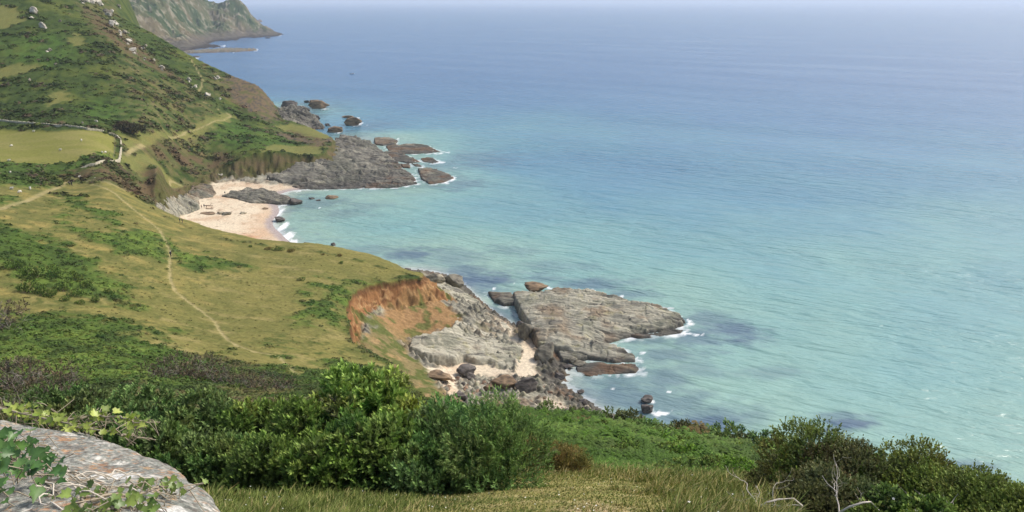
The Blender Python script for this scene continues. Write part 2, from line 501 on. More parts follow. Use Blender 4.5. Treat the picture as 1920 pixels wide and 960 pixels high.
_cr = np.array([p for p, e in zip(PE, ED) if 272 <= e[0] <= 790 and e[1] >= 380 and e[1] < 520 and e[4] >= 12 and e[3] < 300])
ZW['dry'].append(np.concatenate([_cr * .985, (_cr * 1.16)[::-1]]))          # the turf rolls over the brow towards the beach
PW = [(hit(*zip(*p))[:, :2], w) for p, w in PATHS]

def zone(k, x, y, soft, amp, seed, scl=6.0):
    n = fbm(x / scl, y / scl, 4, seed) * amp
    out = np.zeros(x.shape)
    for poly in ZW[k]:
        lo, hi = poly.min(0) - amp * 2 - soft, poly.max(0) + amp * 2 + soft
        m = (x > lo[0]) & (x < hi[0]) & (y > lo[1]) & (y < hi[1])
        if m.any():
            d = sdist(poly, x[m], y[m]) + n[m]
            out[m] = np.maximum(out[m], sstep(-soft, soft, d))
    return out

STR = at_z(1270, 622, 1) - at_z(1000, 588, 1)
STR = STR[:2] / np.linalg.norm(STR[:2])          # strike of the slaty bedding
def strata(x, y, amp=1.0, seed=0):
    """saw-tooth ledges along the strike, several sizes, cut by joints"""
    s = -x * STR[1] + y * STR[0]
    l = x * STR[0] + y * STR[1]
    s = s + fbm(l / 45, s / 20, 3, 40 + seed) * 1.6 + fbm(l / 14, s / 3, 3, 43 + seed) * 0.22
    z = 0
    for p, a in ((7.3, 1.35), (2.9, 0.7), (1.1, 0.26)):
        k = s / p + pnoise(l / (p * 9), s / (p * 3), 50 + seed) * 0.6
        f = k - np.floor(k)
        st = np.where(f < 0.12, (0.12 - f) / 0.12, (f - 0.12) / 0.88)
        hh = _hash(np.floor(k).astype(np.int64), np.floor(l / (p * 5) + 3 * pnoise(k * 0 + np.floor(k) * .37, l / 40, 3)).astype(np.int64), 7 + seed) / 0xffffff
        z = z + a * ((st - 0.5) * (0.3 + 1.2 * hh) + (hh - .5) * .5)
    j = l / 12.0 + pnoise(s / 6, l / 12, 61 + seed) * 1.2
    fj = np.abs(j - np.round(j))
    z = z - 0.6 * (1 - sstep(0.012, 0.035, fj)) + fbm(x / 1.3, y / 1.3, 3, 70 + seed) * 0.10
    return z * amp

def rock_colour(x, y, z, seed=0, brown=0.0, dark=0.0, light=0.0):
    s = -x * STR[1] + y * STR[0]
    l = x * STR[0] + y * STR[1]
    s = s + fbm(l / 45, s / 20, 3, 40 + seed) * 1.6
    n1 = fbm(l / 16, s / 3.2, 4, 80 + seed)
    n2 = fbm(l / 6, s / 0.9, 4, 84 + seed)
    n3 = fbm(x / 13, y / 13, 3, 88 + seed)
    n4 = fbm(x / 3, y / 3, 4, 91 + seed)
    c = mixc(np.tile(C_ROCK, (len(x), 1)), C_ROCKL, 0.55 * light + 0.75 * n1 + 0.1 + 0.45 * n2)
    c = mixc(c, C_ROCKB, sstep(-.1, 0.5, n3 + brown - 0.3 + .3 * n1) * 0.8)
    c = mixc(c, alb(126, 128, 108), sstep(.05, .5, -n3 + .4 * n4) * .6)
    c = mixc(c, C_ROCKD, np.clip(sstep(0.2, 0.55, -n2 - .2 * n1) * 0.7 + dark * (.7 + .6 * n4), 0, .95))
    c = mixc(c, alb(208, 199, 174), sstep(.25, .55, n4 * .7 + n2 * .5) * (.2 + .5 * light) * (1 - dark))
    c = mixc(c, alb(170, 162, 104), sstep(.25, .6, fbm(x / 4, y / 4, 3, 95 + seed)) * 0.3 * (1 - dark))       # lichen
    # tide mark: blackened and weed-brown close to the water
    c = mixc(c, mixc(np.tile(C_ROCKD * .9, (len(x), 1)), alb(110, 84, 64), sstep(-.1, .4, n3)), sstep(2.1, 0.5, z + n1 * 0.7) * 0.8)
    return c

def land(x, y):
    z, t, s, at, ins, zl, dn = height0(x, y)
    x, y = x.ravel(), y.ravel()
    r = np.hypot(x, y)
    n = len(x)
    nb = fbm(x / 30, y / 30, 4, 11); nm = fbm(x / 7, y / 7, 4, 12); nf = fbm(x / 1.8, y / 1.8, 3, 13)
    # upper land, default: bracken and gorse hillside
    c = mixc(np.tile(C_HILL, (n, 1)), C_HILLL, sstep(-.1, .6, nb + .4 * nm))
    c = mixc(c, C_HILLD, sstep(0.0, .45, -nm - .3 * nb + .3 * nf) * .85)
    near = sstep(110, 85, r)
    c = mixc(c, C_BRK, near * .6)
    lump = 0.9 * np.ones(n)
    zz = {k: zone(k, x, y, *a) for k, a in dict(dry=(2.5, 5, 1), field=(.8, .8, 2), olive=(1.5, 4, 3), green=(3.5, 9, 4), scruff=(8, 14, 5), brown=(4, 7, 6), lush=(8, 10, 7), heath=(10, 14, 8), sand=(1, 2.2, 9), turf=(.8, 1.5, 15), talus=(1.2, 2.5, 17), crag=(3, 9, 18), bare=(.3, .6, 16)).items()}
    c = mixc(c, alb(82, 114, 48), zz['lush'] * .7 * sstep(-.5, .3, nm))
    c = mixc(c, alb(122, 112, 76), zz['heath'] * sstep(-.35, .45, nm + .4 * nf) * .8)
    # dry headland turf
    dry = mixc(np.tile(C_DRY, (n, 1)), C_DRY2, sstep(-.3, .5, nb * .7 + nm * .6))
    dry = mixc(dry, C_DRY3, sstep(.15, .6, fbm(x / 12, y / 5, 4, 21)) * .8)
    dry = mixc(dry, alb(104, 104, 56), sstep(.16, .42, nf * .8 + .5 * fbm(x / 4, y / 4, 3, 23)) * .6)
    lf = sstep(-55, -105, x)         # rougher pasture up the valley side
    pat = fbm(x / 8 + y / 30, y / 4.5, 5, 24)
    dry = mixc(dry, alb(104, 108, 58), sstep(.0, .4, pat) * .75 * lf)
    dry = mixc(dry, alb(176, 156, 92), sstep(.05, .5, -pat) * .6 * lf)
    c = mixc(c, dry, zz['dry'])
    lump = lump * (1 - zz['dry'] * .93)
    fld = mixc(np.tile(C_FIELD, (n, 1)), alb(150, 144, 84), sstep(-.3, .6, fbm(x / 25, y / 10, 4, 25)))
    oli = mixc(np.tile(alb(136, 136, 78), (n, 1)), C_DRY, sstep(-.2, .5, nm))
    c = mixc(c, oli, zz['olive'] * (.75 + .25 * nf)); lump = lump * (1 - .9 * zz['olive'])
    c = mixc(c, fld, zz['field']); lump = lump * (1 - zz['field'])
    c = mixc(c, mixc(np.tile(C_BROWN, (n, 1)), alb(86, 96, 54), sstep(-.1, .4, nm)), zz['brown'] * .85)
    sc = zz['scruff'] * sstep(.0, .25, nm * .6 + nf * .7) * zz['dry']
    c = mixc(c, alb(92, 100, 50), sc * .85)
    g = zz['green']
    gc = mixc(mixc(np.tile(C_BRK, (n, 1)), C_BRKL, sstep(0, .6, nb + nm * .5)), C_BRKD, sstep(.0, .5, -nm + .4 * nf) * .8)
    c = mixc(c, gc, g); lump = np.maximum(lump, g * .75)
    tf = mixc(mixc(np.tile(alb(168, 160, 98), (n, 1)), alb(128, 134, 70), sstep(-.2, .4, fbm(x / 1.5, y / 1.5, 4, 27))), alb(190, 176, 124), sstep(.1, .5, fbm(x / .9, y / .9, 4, 28)))
    c = mixc(c, tf, zz['turf']); c = mixc(c, alb(206, 182, 142), zz['bare'] * .8); lump = lump * (1 - zz['turf'])
    cg = mixc(mixc(np.tile(alb(120, 104, 80), (n, 1)), alb(84, 78, 72), sstep(-.1, .35, nf + .4 * nm)), alb(96, 98, 58), sstep(.1, .5, -nm + .3 * nf))
    c = mixc(c, cg, zz['crag']); lump = lump * (1 - .8 * zz['crag'])
    pth = np.zeros(n)
    for poly, w in PW:
        lo, hi = poly.min(0) - 6, poly.max(0) + 6
        m = (x > lo[0]) & (x < hi[0]) & (y > lo[1]) & (y < hi[1])
        if m.any():
            d = seg_dist(poly, x[m], y[m], False) + nf[m] * .35
            pth[m] = np.maximum(pth[m], sstep(w * .75, w * .2, d) * (.75 + .25 * sstep(-.3, .2, nm[m])))
    pth *= (t <= 0)
    c = mixc(c, C_PATH, pth * .62); lump *= 1 - pth
    # lower land
    sand = zz['sand'] * (t >= .55)
    low = rock_colour(x, y, z, 3, .15, 0.12, .5)
    sd = mixc(np.tile(C_SAND, (n, 1)), C_SANDD, sstep(-.1, .5, fbm(x / 14, y / 14, 4, 31) + .3 * nf) * sstep(.3, 1.5, z))
    # seaweed strewn in streaks and the rust-stained run of the stream
    bx = x + 112 + 7 * fbm(y / 18, x / 40, 3, 77)
    st = np.exp(-(bx / 8.5) ** 2) * (y > 315) * (y < 420)
    sd = mixc(sd, alb(214, 172, 136), st * (.5 + .5 * sstep(-.4, .4, nm)))
    sd = mixc(sd, alb(150, 120, 95), sstep(.36, .55, fbm(x / 3, y / 2, 3, 33)) * .6 * (x < -70))
    sd = mixc(sd, C_SANDD, sstep(1.5, .7, z) * .6)
    sd = mixc(sd, C_WET, sstep(.75, .3, z + nf * .15))
    low = mixc(low, sd, sand)
    # cliff faces
    cl = mixc(mixc(np.tile(C_CLAY, (n, 1)), C_CLAYL, sstep(-.1, .5, fbm(x / 4, y / 4 + z / 2, 4, 35))), C_CLAYD, sstep(.0, .4, fbm(x / 2.2, y / 2.2 + z, 4, 36)) * .85)
    cl = mixc(cl, alb(96, 68, 46), sstep(.17, .09, t) * .8)
    cl = mixc(cl, alb(104, 112, 60), sstep(.12, .34, fbm(x / 5, y / 5, 4, 37) + .55 * (t - .62)) * .9)
    ck = rock_colour(x, y, z + 5, 5, .1, .1, .2)
    ck = mixc(ck, c, sstep(.75, .2, t + .35 * nm))
    soil = np.clip(at[:, 2], 0, 1)
    cl = mixc(cl, mixc(mixc(np.tile(alb(98, 86, 62), (n, 1)), alb(80, 90, 46), sstep(-.3, .1, fbm(x / 8 + y / 14, z / 3.5, 4, 47) + .2 * nf)), alb(158, 130, 92), sstep(.2, .5, fbm(x / 6 + y / 9, z / 2.5, 4, 48)) * .6), sstep(270, 300, r) * (.86 + .12 * sstep(-.2, .3, nb + nm)))
    cf = mixc(ck, mixc(cl, alb(120, 104, 70), (1 - soil) * .5), sstep(.15, .6, soil))
    cf = mixc(cf, mixc(np.tile(alb(88, 90, 50), (n, 1)), alb(112, 98, 72), sstep(-.2, .3, fbm(x / 9, y / 9 + z / 5, 4, 49))), sstep(270, 300, r) * .8)
    edge = sstep(0.0, .06, t) * sstep(.2, .6, at[:, 1]) + sstep(.3, .8, t) * (1 - sstep(.2, .6, at[:, 1]))
    c = mixc(c, cf, edge)
    c = mixc(c, low, sstep(.72, 1.0, t + nm * .08))
    c = mixc(c, sd, sand * sstep(.55, .9, t))
    tl = mixc(mixc(np.tile(alb(162, 128, 86), (n, 1)), alb(108, 110, 58), sstep(.08, .3, fbm(x / 6, y / 6, 4, 45))), alb(176, 140, 98), sstep(.05, .4, fbm(x / 3, y / 3, 4, 46)) * .8)
    tz = zz['talus'] * (t > .25)
    tg = mixc(mixc(np.tile(alb(140, 126, 84), (n, 1)), alb(98, 106, 52), sstep(-.2, .15, fbm(x / 5, y / 5, 4, 51))), alb(182, 150, 106), sstep(.2, .45, fbm(x / 3.5, y / 3.5, 4, 52)) * .7)
    tl = mixc(tl, tg, sstep(212, 203, y + nm * 4))
    c = mixc(c, tl, tz * .95)
    # relief
    wv, wr = worley(x / 2.6 + nm * .5, y / 2.6, 3)
    wv2, _ = worley(x / 5.5, y / 5.5 + nm * .3, 4)
    bumps = (0.9 * (0.8 - wv) + 0.9 * (.7 - wv2)) * sstep(30, 120, r) * (.45 + .55 * sstep(150, 420, r))
    dz = np.where(t < .5, lump * bumps, 0) * (1 - sstep(.2, .5, t)) + (1 - sand) * 0
    dz = dz + zz['dry'] * nf * .10 * (t <= 0) - pth * .12
    crag = sstep(.03, .25, t) * (1 - sstep(.8, 1, t)) * sstep(.2, .6, at[:, 1]) * (1 - sand)
    dz = dz + crag * ((.5 - np.abs(fbm(x / 4.2, y / 4.2, 3, 37))) * 1.6 * sstep(.08, .3, t) - .5 + fbm(x / 2.4, y / 2.4, 4, 38) * 1.5 + fbm(x / .8, y / .8, 2, 39) * .5) * np.clip(at[:, 0] / 10, .6, 1.4) * (1 + .6 * sstep(270, 300, r)) * (1 + .9 * sstep(.8, 1, at[:, 2]) * sstep(250, 235, r))
    dz = dz + (1 - sand) * sstep(.2, 1.3, z) * (1 - tz * .85) * sstep(.8, 1, t) * strata(x, y, .8) * sstep(60, 130, r) + sand * nf * .04
    rub = sstep(.88, 1, t) * (1 - sand) * (1 - tz * .8) * sstep(-.5, .4, z) * (r < 290) * (x > -70)
    w3, h3 = worley(x / 1.7, y / 1.7, 19)
    dz = dz + rub * (np.clip(.62 - w3, 0, 1) * (.3 + 1.7 * h3) * 1.5 + nf * .25)
    z = z + dz
    zid = np.zeros(n, int)                       # 0 hillside
    zid[pth > .4] = 1                            # footpath
    zid[edge > .5] = 2                           # cliff
    zid[(t > .93)] = 3                           # rocky shore
    zid[(sand > .5) & (t > .6)] = 4              # sand
    return z, c, zid, t, np.where(t < .02, lump, 0)

ZN = ['hillside', 'footpath', 'cliff', 'rocky_shore', 'beach']
def split_land(P, faces, c, zid, suffix_filter=None):
    fz = zid[faces[:, 0]]
    for k, nm in enumerate(ZN):
        f = faces[fz == k]
        if len(f) < 5:
            continue
        v, ff, cc = compact(P, f, c)
        o = link(nm, mesh_np(nm, v, ff, None, cc, M_LAND))
        tag(o, kind='structure')

# fine patch for the near cove and clay scarp; the polar sheet leaves it out
FX0, FX1, FY0, FY1 = -72.0, 42.0, 128.0, 262.0
def build_land():
    az = np.radians(np.linspace(-42.5, 42.5, 800))
    r = np.concatenate([np.exp(np.linspace(math.log(1.2), math.log(60), 240)), np.exp(np.linspace(math.log(60), math.log(1250), 720))[1:]])
    A, R = np.meshgrid(az, r)
    X, Y = R * np.sin(A), R * np.cos(A)
    x, y = X.ravel(), Y.ravel()
    zc = np.empty(len(x)); cc = np.empty((len(x), 3)); zi = np.empty(len(x), int)
    aa, rr = A.ravel(), R.ravel()
    zc[:] = -9; cc[:] = 0; zi[:] = 0
    todo = np.flatnonzero(~(((aa > math.radians(-6)) & (rr > 290)) | ((aa > math.radians(-9)) & (rr > 480)) | ((aa > math.radians(-12)) & (rr > 600)) | ((aa > math.radians(-20.5)) & (rr > 690)) | ((aa > math.radians(4)) & (rr > 190))))
    for i in range(0, len(todo), 200000):
        q = todo[i:i + 200000]
        zc[q], cc[q], zi[q] = land(x[q], y[q])[:3]
    fcs = grid_faces(*X.shape)
    fz = zc[fcs].max(1)
    fx, fy = x[fcs], y[fcs]
    cut = (fx.min(1) > FX0 + 1.5) & (fx.max(1) < FX1 - 1.5) & (fy.min(1) > FY0 + 1.5) & (fy.max(1) < FY1 - 1.5)
    fcs = fcs[(fz > -2.5) & ~cut]
    split_land(np.stack([x, y, zc], -1), fcs, cc, zi)
    xs = np.arange(FX0, FX1, .34); ys = np.arange(FY0, FY1, .34)
    X, Y = np.meshgrid(xs, ys)
    x, y = X.ravel(), Y.ravel()
    z, c, zi = land(x, y)[:3]
    fcs = grid_faces(*X.shape)
    fcs = fcs[z[fcs].max(1) > -2.5]
    split_land(np.stack([x, y, z], -1), fcs, c, zi)
build_land()


# ------------------------------------------------------------------ far headland
def far_headland():
    sk = [(150,-2,1850),(190,-2,1880),(250,-4,1950),(300,-4,2050),(335,-3,2250),(350,0,2350),(375,4,2420),(392,11,2450),(415,14,2470),(426,11,2480),(433,7,2490),(447,6,2500),(455,14,2500),(462,26,2500),(475,42,2500),(487,52,2500),(500,57,2500),(512,61,2500)]
    wl = [(526,66),(500,69),(480,71),(440,76),(415,77),(398,79),(413,87),(370,92),(330,98),(280,104),(220,110)]
    inner = [(440,60,2350),(440,40,2430),(400,60,2290),(395,40,2380),(360,60,2080),(360,35,2270),(320,60,1930),(320,30,2020),(280,60,1830),(280,30,1900),(230,50,1780),(230,25,1850),(340,78,1840),(390,72,2120),(460,60,2400),(480,62,2420),(300,82,1790)]
    P = [at_y(a, b, y) for a, b, y in sk + inner] + [at_z(a, b, 0.0) for a, b in wl]
    B = []
    for a, b, y in sk:
        p = at_y(a, b, y + 260); p[2] = -12; B.append(p)
    B += [at_z(560, 66, -8), at_z(500, 76, -6), at_z(440, 84, -6), at_z(430, 92, -6), at_z(380, 102, -6), at_z(300, 112, -8)]
    P = np.array(P + B)
    w, r = warp(P[:, 0], P[:, 1])
    T = TPS(w, (CH - P[:, 2]) / r, 1e-5)
    az = np.radians(np.linspace(-32, -15.5, 520)); rr = np.exp(np.linspace(math.log(1650), math.log(2950), 330))
    A, R = np.meshgrid(az, rr)
    X, Y = R * np.sin(A), R * np.cos(A)
    x, y = X.ravel(), Y.ravel()
    w, r = warp(x, y)
    z = CH - T(w) * r
    m = sstep(0, 25, z)
    rg = 1 - np.abs(fbm(x / 70, y / 70, 4, 3)) * 2
    z = z + m * (rg * 11 - 5 + fbm(x / 26, y / 26, 4, 5, .6) * 8 + np.maximum(fbm(x / 34, y / 50, 4, 8, .6), 0) * 12) + (1 - m) * fbm(x / 18, y / 18, 3, 9) * 3
    n1, n2 = fbm(x / 90, y / 90, 4, 41), fbm(x / 22, y / 22, 4, 42)
    c = mixc(np.tile(alb(94, 98, 66), (len(x), 1)), alb(66, 84, 52), sstep(-.1, .4, n1 + .5 * n2))
    c = mixc(c, alb(116, 106, 80), sstep(.0, .4, -n1 + .5 * n2))
    c = mixc(c, alb(158, 150, 130), sstep(.08, .36, fbm(x / 18, y / 22, 4, 43, .65)) * .8)
    c = mixc(c, alb(98, 90, 82), sstep(26, 8, z + n2 * 14) * .85)
    c = mixc(c, alb(66, 60, 56), sstep(6, 1, z + n2 * 2))
    f = grid_faces(*X.shape)
    f = f[z[f].max(1) > -3]
    v, f, c = compact(np.stack([x, y, z], -1), f, c)
    tag(link('hills', mesh_np('hills', v, f, None, c, M_LAND)), kind='structure')
far_headland()
# ------------------------------------------------------------------ rocks
REEF = []
def rock_from_outline(name, outline, tops, cell, edge, samp=1.0, brown=0.0, dark=0.0, light=0.3, seed=0, base=-1.6, rot=0.0, sc=1.0, label=None, group=None, cat='rock', noise_edge=.5):
    """a ledge or reef: outline of its top edge (px, py, height), and heights inside; falls to base past the outline over 'edge' metres"""
    if outline[0][2] is None:                    # rides on the ground it breaks through
        O = hit([q[0] for q in outline], [q[1] for q in outline]) + np.array([0, 0, .3])
        T0 = hit([q[0] for q in tops], [q[1] for q in tops]) + np.array([0, 0, 1.6])
        outline, base = [(q[0], q[1], o[2]) for q, o in zip(outline, O)], float(O[:, 2].min()) - 3
        tops = [(q[0], q[1], o[2]) for q, o in zip(tops, T0)]
    O = np.array([at_z(a, b, z) for a, b, z in outline]); T = np.array([at_z(a, b, z) for a, b, z in tops]) if tops else np.zeros((0, 3))
    if O[:, 2].mean() < 5 and O[:, 1].max() < 900: REEF.append((O[:, :2], .9))
    Pp = np.concatenate([O, T])
    tp = TPS(Pp[:, :2], Pp[:, 2], 1e-3)
    pad = edge * 2 + 2
    xs = np.arange(O[:, 0].min() - pad, O[:, 0].max() + pad, cell); ys = np.arange(O[:, 1].min() - pad, O[:, 1].max() + pad, cell)
    X, Y = np.meshgrid(xs, ys); x, y = X.ravel(), Y.ravel()
    d = sdist(O[:, :2], x, y)
    d = d + (fbm(x / 3.0, y / 3.0, 4, 200 + seed) * 1.1 + fbm(x / .9, y / .9, 2, 204 + seed) * .25) * noise_edge * edge
    h = tp(np.stack([x, y], -1))
    ca, sa = math.cos(rot), math.sin(rot)
    xr, yr = x * ca + y * sa, -x * sa + y * ca
    st = strata(xr / sc, yr / sc, samp, seed)
    h = np.maximum(h, .25) + st + fbm(x / 6, y / 6, 3, 210 + seed) * .8 * samp
    e = sstep(-edge, edge * .25, d)
    z = base + (h - base) * e
    c = rock_colour(xr / sc, yr / sc, z, seed, brown, dark, light)
    f = grid_faces(*X.shape)
    f = f[(d[f].max(1) > -edge * 1.05)]
    v, f, c = compact(np.stack([x, y, z], -1), f, c)
    ctr = np.array([O[:, 0].mean(), O[:, 1].mean(), 0])
    o = link(name, mesh_np(name, v - ctr, f, None, c, M_ROCK), None, ctr)
    return tag(o, label, cat, group)

def boulder_mesh(seed, sub=4, cuts=10, flat=1.0, col=C_ROCK, colb=C_ROCKD, rough=.12):
    r = np.random.default_rng(seed)
    bm = bmesh.new()
    bmesh.ops.create_icosphere(bm, subdivisions=sub, radius=1.0)
    v = np.array([q.co[:] for q in bm.verts]); f = np.array([[q.index for q in p.verts] for p in bm.faces])
    bm.free()
    v[:, 2] *= flat
    for _ in range(cuts):
        n = r.normal(size=3); n[2] = n[2] * .8 + .15; n /= np.linalg.norm(n)
        dd = v @ n - r.uniform(.42, .8)
        v = v - np.maximum(dd, 0)[:, None] * n * .96
    s = r.uniform(0, 50)
    lay = fbm(v[:, 0] * 1.2 + s, v[:, 2] * 5 + v[:, 1] * 1.5, 4, seed)
    k = 1 + rough * (fbm(v[:, 0] * 1.6 + s, v[:, 1] * 1.6 + v[:, 2] * 1.9, 4, seed + 1) + .7 * lay)
    v = v * k[:, None]
    v /= np.abs(v).max(0)
    n1 = fbm(v[:, 0] * 2 + s, v[:, 1] * 2 + v[:, 2] * 3, 4, seed + 2)
    c = mixc(mixc(np.tile(col, (len(v), 1)), colb, sstep(.0, .5, n1 + .4 * lay)), col * 1.35, sstep(.1, .5, -n1))
    return v, f, c

def boulder(px, pyb, w, h, kind='dark', label=None, group=None, zb=None, sub=4, sink=.25, depth=.8, name='rock', seed=None, cat='rock'):
    """boulder whose foot shows at (px, pyb); w, h its size in photograph pixels"""
    if zb is None:
        p = hit([px], [pyb])[0]
        if p[2] < 0.02: p = at_z(px, pyb, 0)
    else:
        p = at_z(px, pyb, zb)
    sd = seed if seed is not None else int(px * 7 + pyb * 13)
    dist = math.sqrt(p[0] ** 2 + p[1] ** 2 + (CH - p[2]) ** 2)
    W = w / F * dist
    H = max(h / F * dist * 1.05 - .25 * W * depth * (CH - p[2]) / dist, .35 * h / F * dist)
    cols = {'dark': (alb(114, 107, 101), alb(76, 72, 70)), 'grey': (alb(140, 134, 118), alb(94, 90, 82)), 'brown': (alb(146, 124, 98), alb(96, 82, 68)), 'pale': (alb(188, 178, 154), alb(136, 128, 112)), 'white': (alb(214, 204, 184), alb(160, 150, 132))}[kind]
    v, f, c = boulder_mesh(sd, sub, 11, 1, *cols)
    a = random.Random(sd).uniform(-.35, .35)
    S = np.array([W / 2, W / 2 * depth, H * (1 + sink) / 2])
    v = v * S
    v = v @ np.array([[math.cos(a), math.sin(a), 0], [-math.sin(a), math.cos(a), 0], [0, 0, 1]])
    v[:, 2] += H * (1 - sink) / 2
    yo = W * depth * .45
    o = link(name, mesh_np(name, v, None, f, c, M_ROCK), None, (p[0], p[1] + yo, p[2] - .05 * H))
    return tag(o, label, cat, group)

# the big ledges
R = rock_from_outline
R('rock_ledge', [(962,548,2.2),(985,545,2.4),(1020,545,2.4),(1060,541,2),(1112,544,1.6),(1160,557,1.6),(1200,565,1.5),(1250,579,1.2),(1283,597,.8),(1284,604,.8),(1262,612,1.1),(1240,614,1.3),(1205,620,1.2),(1165,630,1.2),(1130,641,1),(1160,650,1.2),(1190,665,1),(1190,673,1),(1150,672,1.4),(1100,662,2),(1050,650,2.6),(1012,640,3.6),(1003,630,4),(994,608,4.2),(984,590,4),(972,570,3.4)],
  [(1000,570,4),(1010,600,5),(1060,560,3.6),(1060,600,4.6),(1100,630,3),(1150,580,3.2),(1200,590,2.6),(1240,600,2),(1110,600,3.9),(1040,635,4)],
  .26, .8, .85, .22, -.06, .75, 1, rot=.2, label='broad tilted slab of grey and tan rock running out into the sea beyond the cove', cat='rock ledge')
R('rock_ledge', [(795,528,6),(815,531,6),(850,541,4),(880,552,3),(897,562,1.5),(902,580,1.2),(925,592,1),(945,602,1.2),(962,625,1.5),(979,652,1.4),(976,684,2),(958,690,2.2),(925,678,3),(900,676,3.5),(870,668,4.4),(850,674,5),(800,668,7),(764,652,8),(772,636,8.5),(810,622,8.5),(848,612,8),(858,598,7.5),(836,572,7),(812,548,7)],
  [(860,570,5.5),(880,590,4.4),(880,630,5.4),(920,630,4),(940,660,3),(880,655,4.8),(820,640,7.5)],
  .26, 1.3, .62, .0, -.1, 1.2, 2, rot=.55, label='pale cream slab of bedded rock sloping down from the red clay scarp', cat='rock ledge')
R('rock_ledge', [(1080,688,.4),(1100,682,.7),(1150,680,.9),(1192,682,.7),(1198,690,.5),(1190,698,.3),(1150,700,.3),(1105,705,.2),(1084,699,.2)], [(1150,690,.9)], .22, .5, .5, .55, .2, .1, 3, label='low weedy brown ledge at the edge of the water, nearest ledge to the cove', cat='rock ledge')
R('rock_ledge', [(1180,630,.3),(1215,624,.5),(1262,618,.5),(1282,618,.3),(1275,624,.2),(1240,630,.2),(1200,634,.2)], [], .25, .5, .5, .4, .2, .2, 4, label='low brown ledge tucked under the tip of the broad slab', cat='rock ledge')
R('rock_ledge', [(915,545,.8),(930,545,1.2),(960,552,1.6),(968,566,1.4),(945,570,.8),(926,563,.8)], [], .22, .5, .5, .5, .1, .2, 5, label='small tan ledge in the channel beside the broad slab', cat='rock ledge')
R('rock_ledge', [(1040,650,1.2),(1060,658,1.6),(1100,668,1.2),(1080,676,.8),(1055,676,.8)], [], .22, .5, .5, .2, .3, .1, 6, label='flat grey shelf below the near edge of the broad slab', cat='rock ledge')
# the dark point beyond the sandy beach
R('rock_point', [(500,330,5),(530,318,6),(560,308,6.5),(585,299,7),(604,290,7),(616,270,6.5),(640,256,3.2),(665,259,2.2),(686,263,2.4),(704,273,2.2),(722,287,1.8),(740,299,1.5),(752,311,1.3),(735,322,1.6),(700,322,2.4),(660,326,3),(620,332,3.2),(570,338,3.4),(530,340,3.6)],
  [(600,318,5.2),(560,322,5.2),(640,300,5.8),(640,280,5.2),(690,300,3.2),(660,312,4)],
  .4, 1.3, 1.45, -.25, .68, .2, 7, rot=.25, sc=2.2, label='long dark grey rock mass closing the far side of the sandy beach', cat='rock headland')
R('rock_point', [(474,338,3.2),(505,336,3.4),(545,334,3.6),(585,330,3.4),(625,328,2.8),(670,328,2),(715,324,1.6),(750,317,1.2),(770,324,1),(783,343,.5),(745,350,.6),(720,351,.6),(680,351,.7),(640,352,.8),(600,353,.8),(566,353,.8),(530,348,1),(490,346,1.8)],
  [(560,342,2.6),(620,342,2),(680,340,1.5),(740,338,1.2)],
  .4, .9, 1.4, -.2, .75, .15, 17, rot=.2, sc=2.0, label='lower blackish shelf along the waterline of the long dark rock mass', cat='rock headland')
R('rock_ledge', [(624,268,5),(650,266,3.4),(672,270,2.8),(690,279,2.4),(676,284,2.8),(650,282,3.6),(628,280,5)], [], .4, 1.0, 1.2, -.1, .45, .3, 18, rot=.2, sc=2.0, label='lighter grey shelf on the back of the long dark rock mass', cat='rock ledge')
R('rock_point', [(505,214,9),(530,200,10),(560,205,6),(585,218,4),(606,232,3),(604,237,2.4),(580,236,3),(560,234,5),(530,231,7),(500,222,9)], [(545,216,9)], .5, 2.0, 2.6, -.3, .75, .1, 8, sc=2.2, label='dark broken crags below the seaward end of the big green hill', cat='rock headland')
for k, (ol, lb) in enumerate([
  ([(702,258,2),(728,256,2.2),(745,262,1.4),(741,270,.8),(718,271,1),(703,268,1.4)], 'blocky brown islet at the head of the reef off the dark point'),
  ([(724,273,1),(762,270,1.4),(800,272,.8),(826,284,.3),(800,287,.4),(755,288,.6),(730,283,.6)], 'longest flat reef off the dark point, second from the horizon side'),
  ([(719,286,1),(735,281,1.6),(752,283,1),(760,290,.7),(789,303,.3),(766,306,.3),(732,298,.6)], 'low brown reef nearest the dark point'),
  ([(789,298,.3),(808,296,.6),(823,303,.3),(812,306,.2),(794,303,.2)], 'tiny reef with surf at the outer edge of the reef group'),
  ([(784,315,1.2),(802,313,1.4),(836,323,1),(851,333,.5),(832,341,.4),(806,344,.6),(790,334,.8)], 'tan reef ringed with surf, the reef closest to the viewer off the dark point'),
  ([(748,306,.8),(768,307,.8),(769,314,.6),(756,313,.6)], 'small dark rock wedged between the dark point and the reefs'),
  ([(772,306,.5),(788,309,.6),(792,313,.4),(778,311,.4)], 'small flat dark rock between the reefs'),]):
    R('rock_islet', ol, [], .4, .7, .6, .35, .25, .05, 20 + k, label=lb, group='reef off the dark point', cat='rock islet')
R('rock_ledge', [(415,368,3),(440,357,3.6),(470,352,3.4),(505,358,3),(540,367,2),(562,376,.8),(545,381,.6),(520,380,1.2),(500,378,1.6),(470,380,1.8),(440,371,2.6)], [(480,364,3.8)], .34, .8, .9, -.1, .6, .1, 9, label='dark jagged outcrop across the sandy beach down to the water', cat='rock outcrop')
R('rock_ledge', [(290,382,None),(325,371,None),(362,367,None),(372,376,None),(374,392,None),(358,398,None),(335,400,None),(308,400,None)], [(340,380,0),(325,386,0),(355,388,0)], .3, .8, 1.3, .0, .1, .7, 10, label='pale layered outcrop at the back left corner of the sandy beach', cat='rock outcrop')
R('rock_ledge', [(350,368,None),(362,350,None),(380,346,None),(396,350,None),(406,362,None),(398,369,None),(370,372,None)], [(382,356,0),(370,360,0)], .34, 1.0, .9, .7, .2, .05, 11, label='reddish brown mound of rock at the back of the sandy beach', cat='rock outcrop')
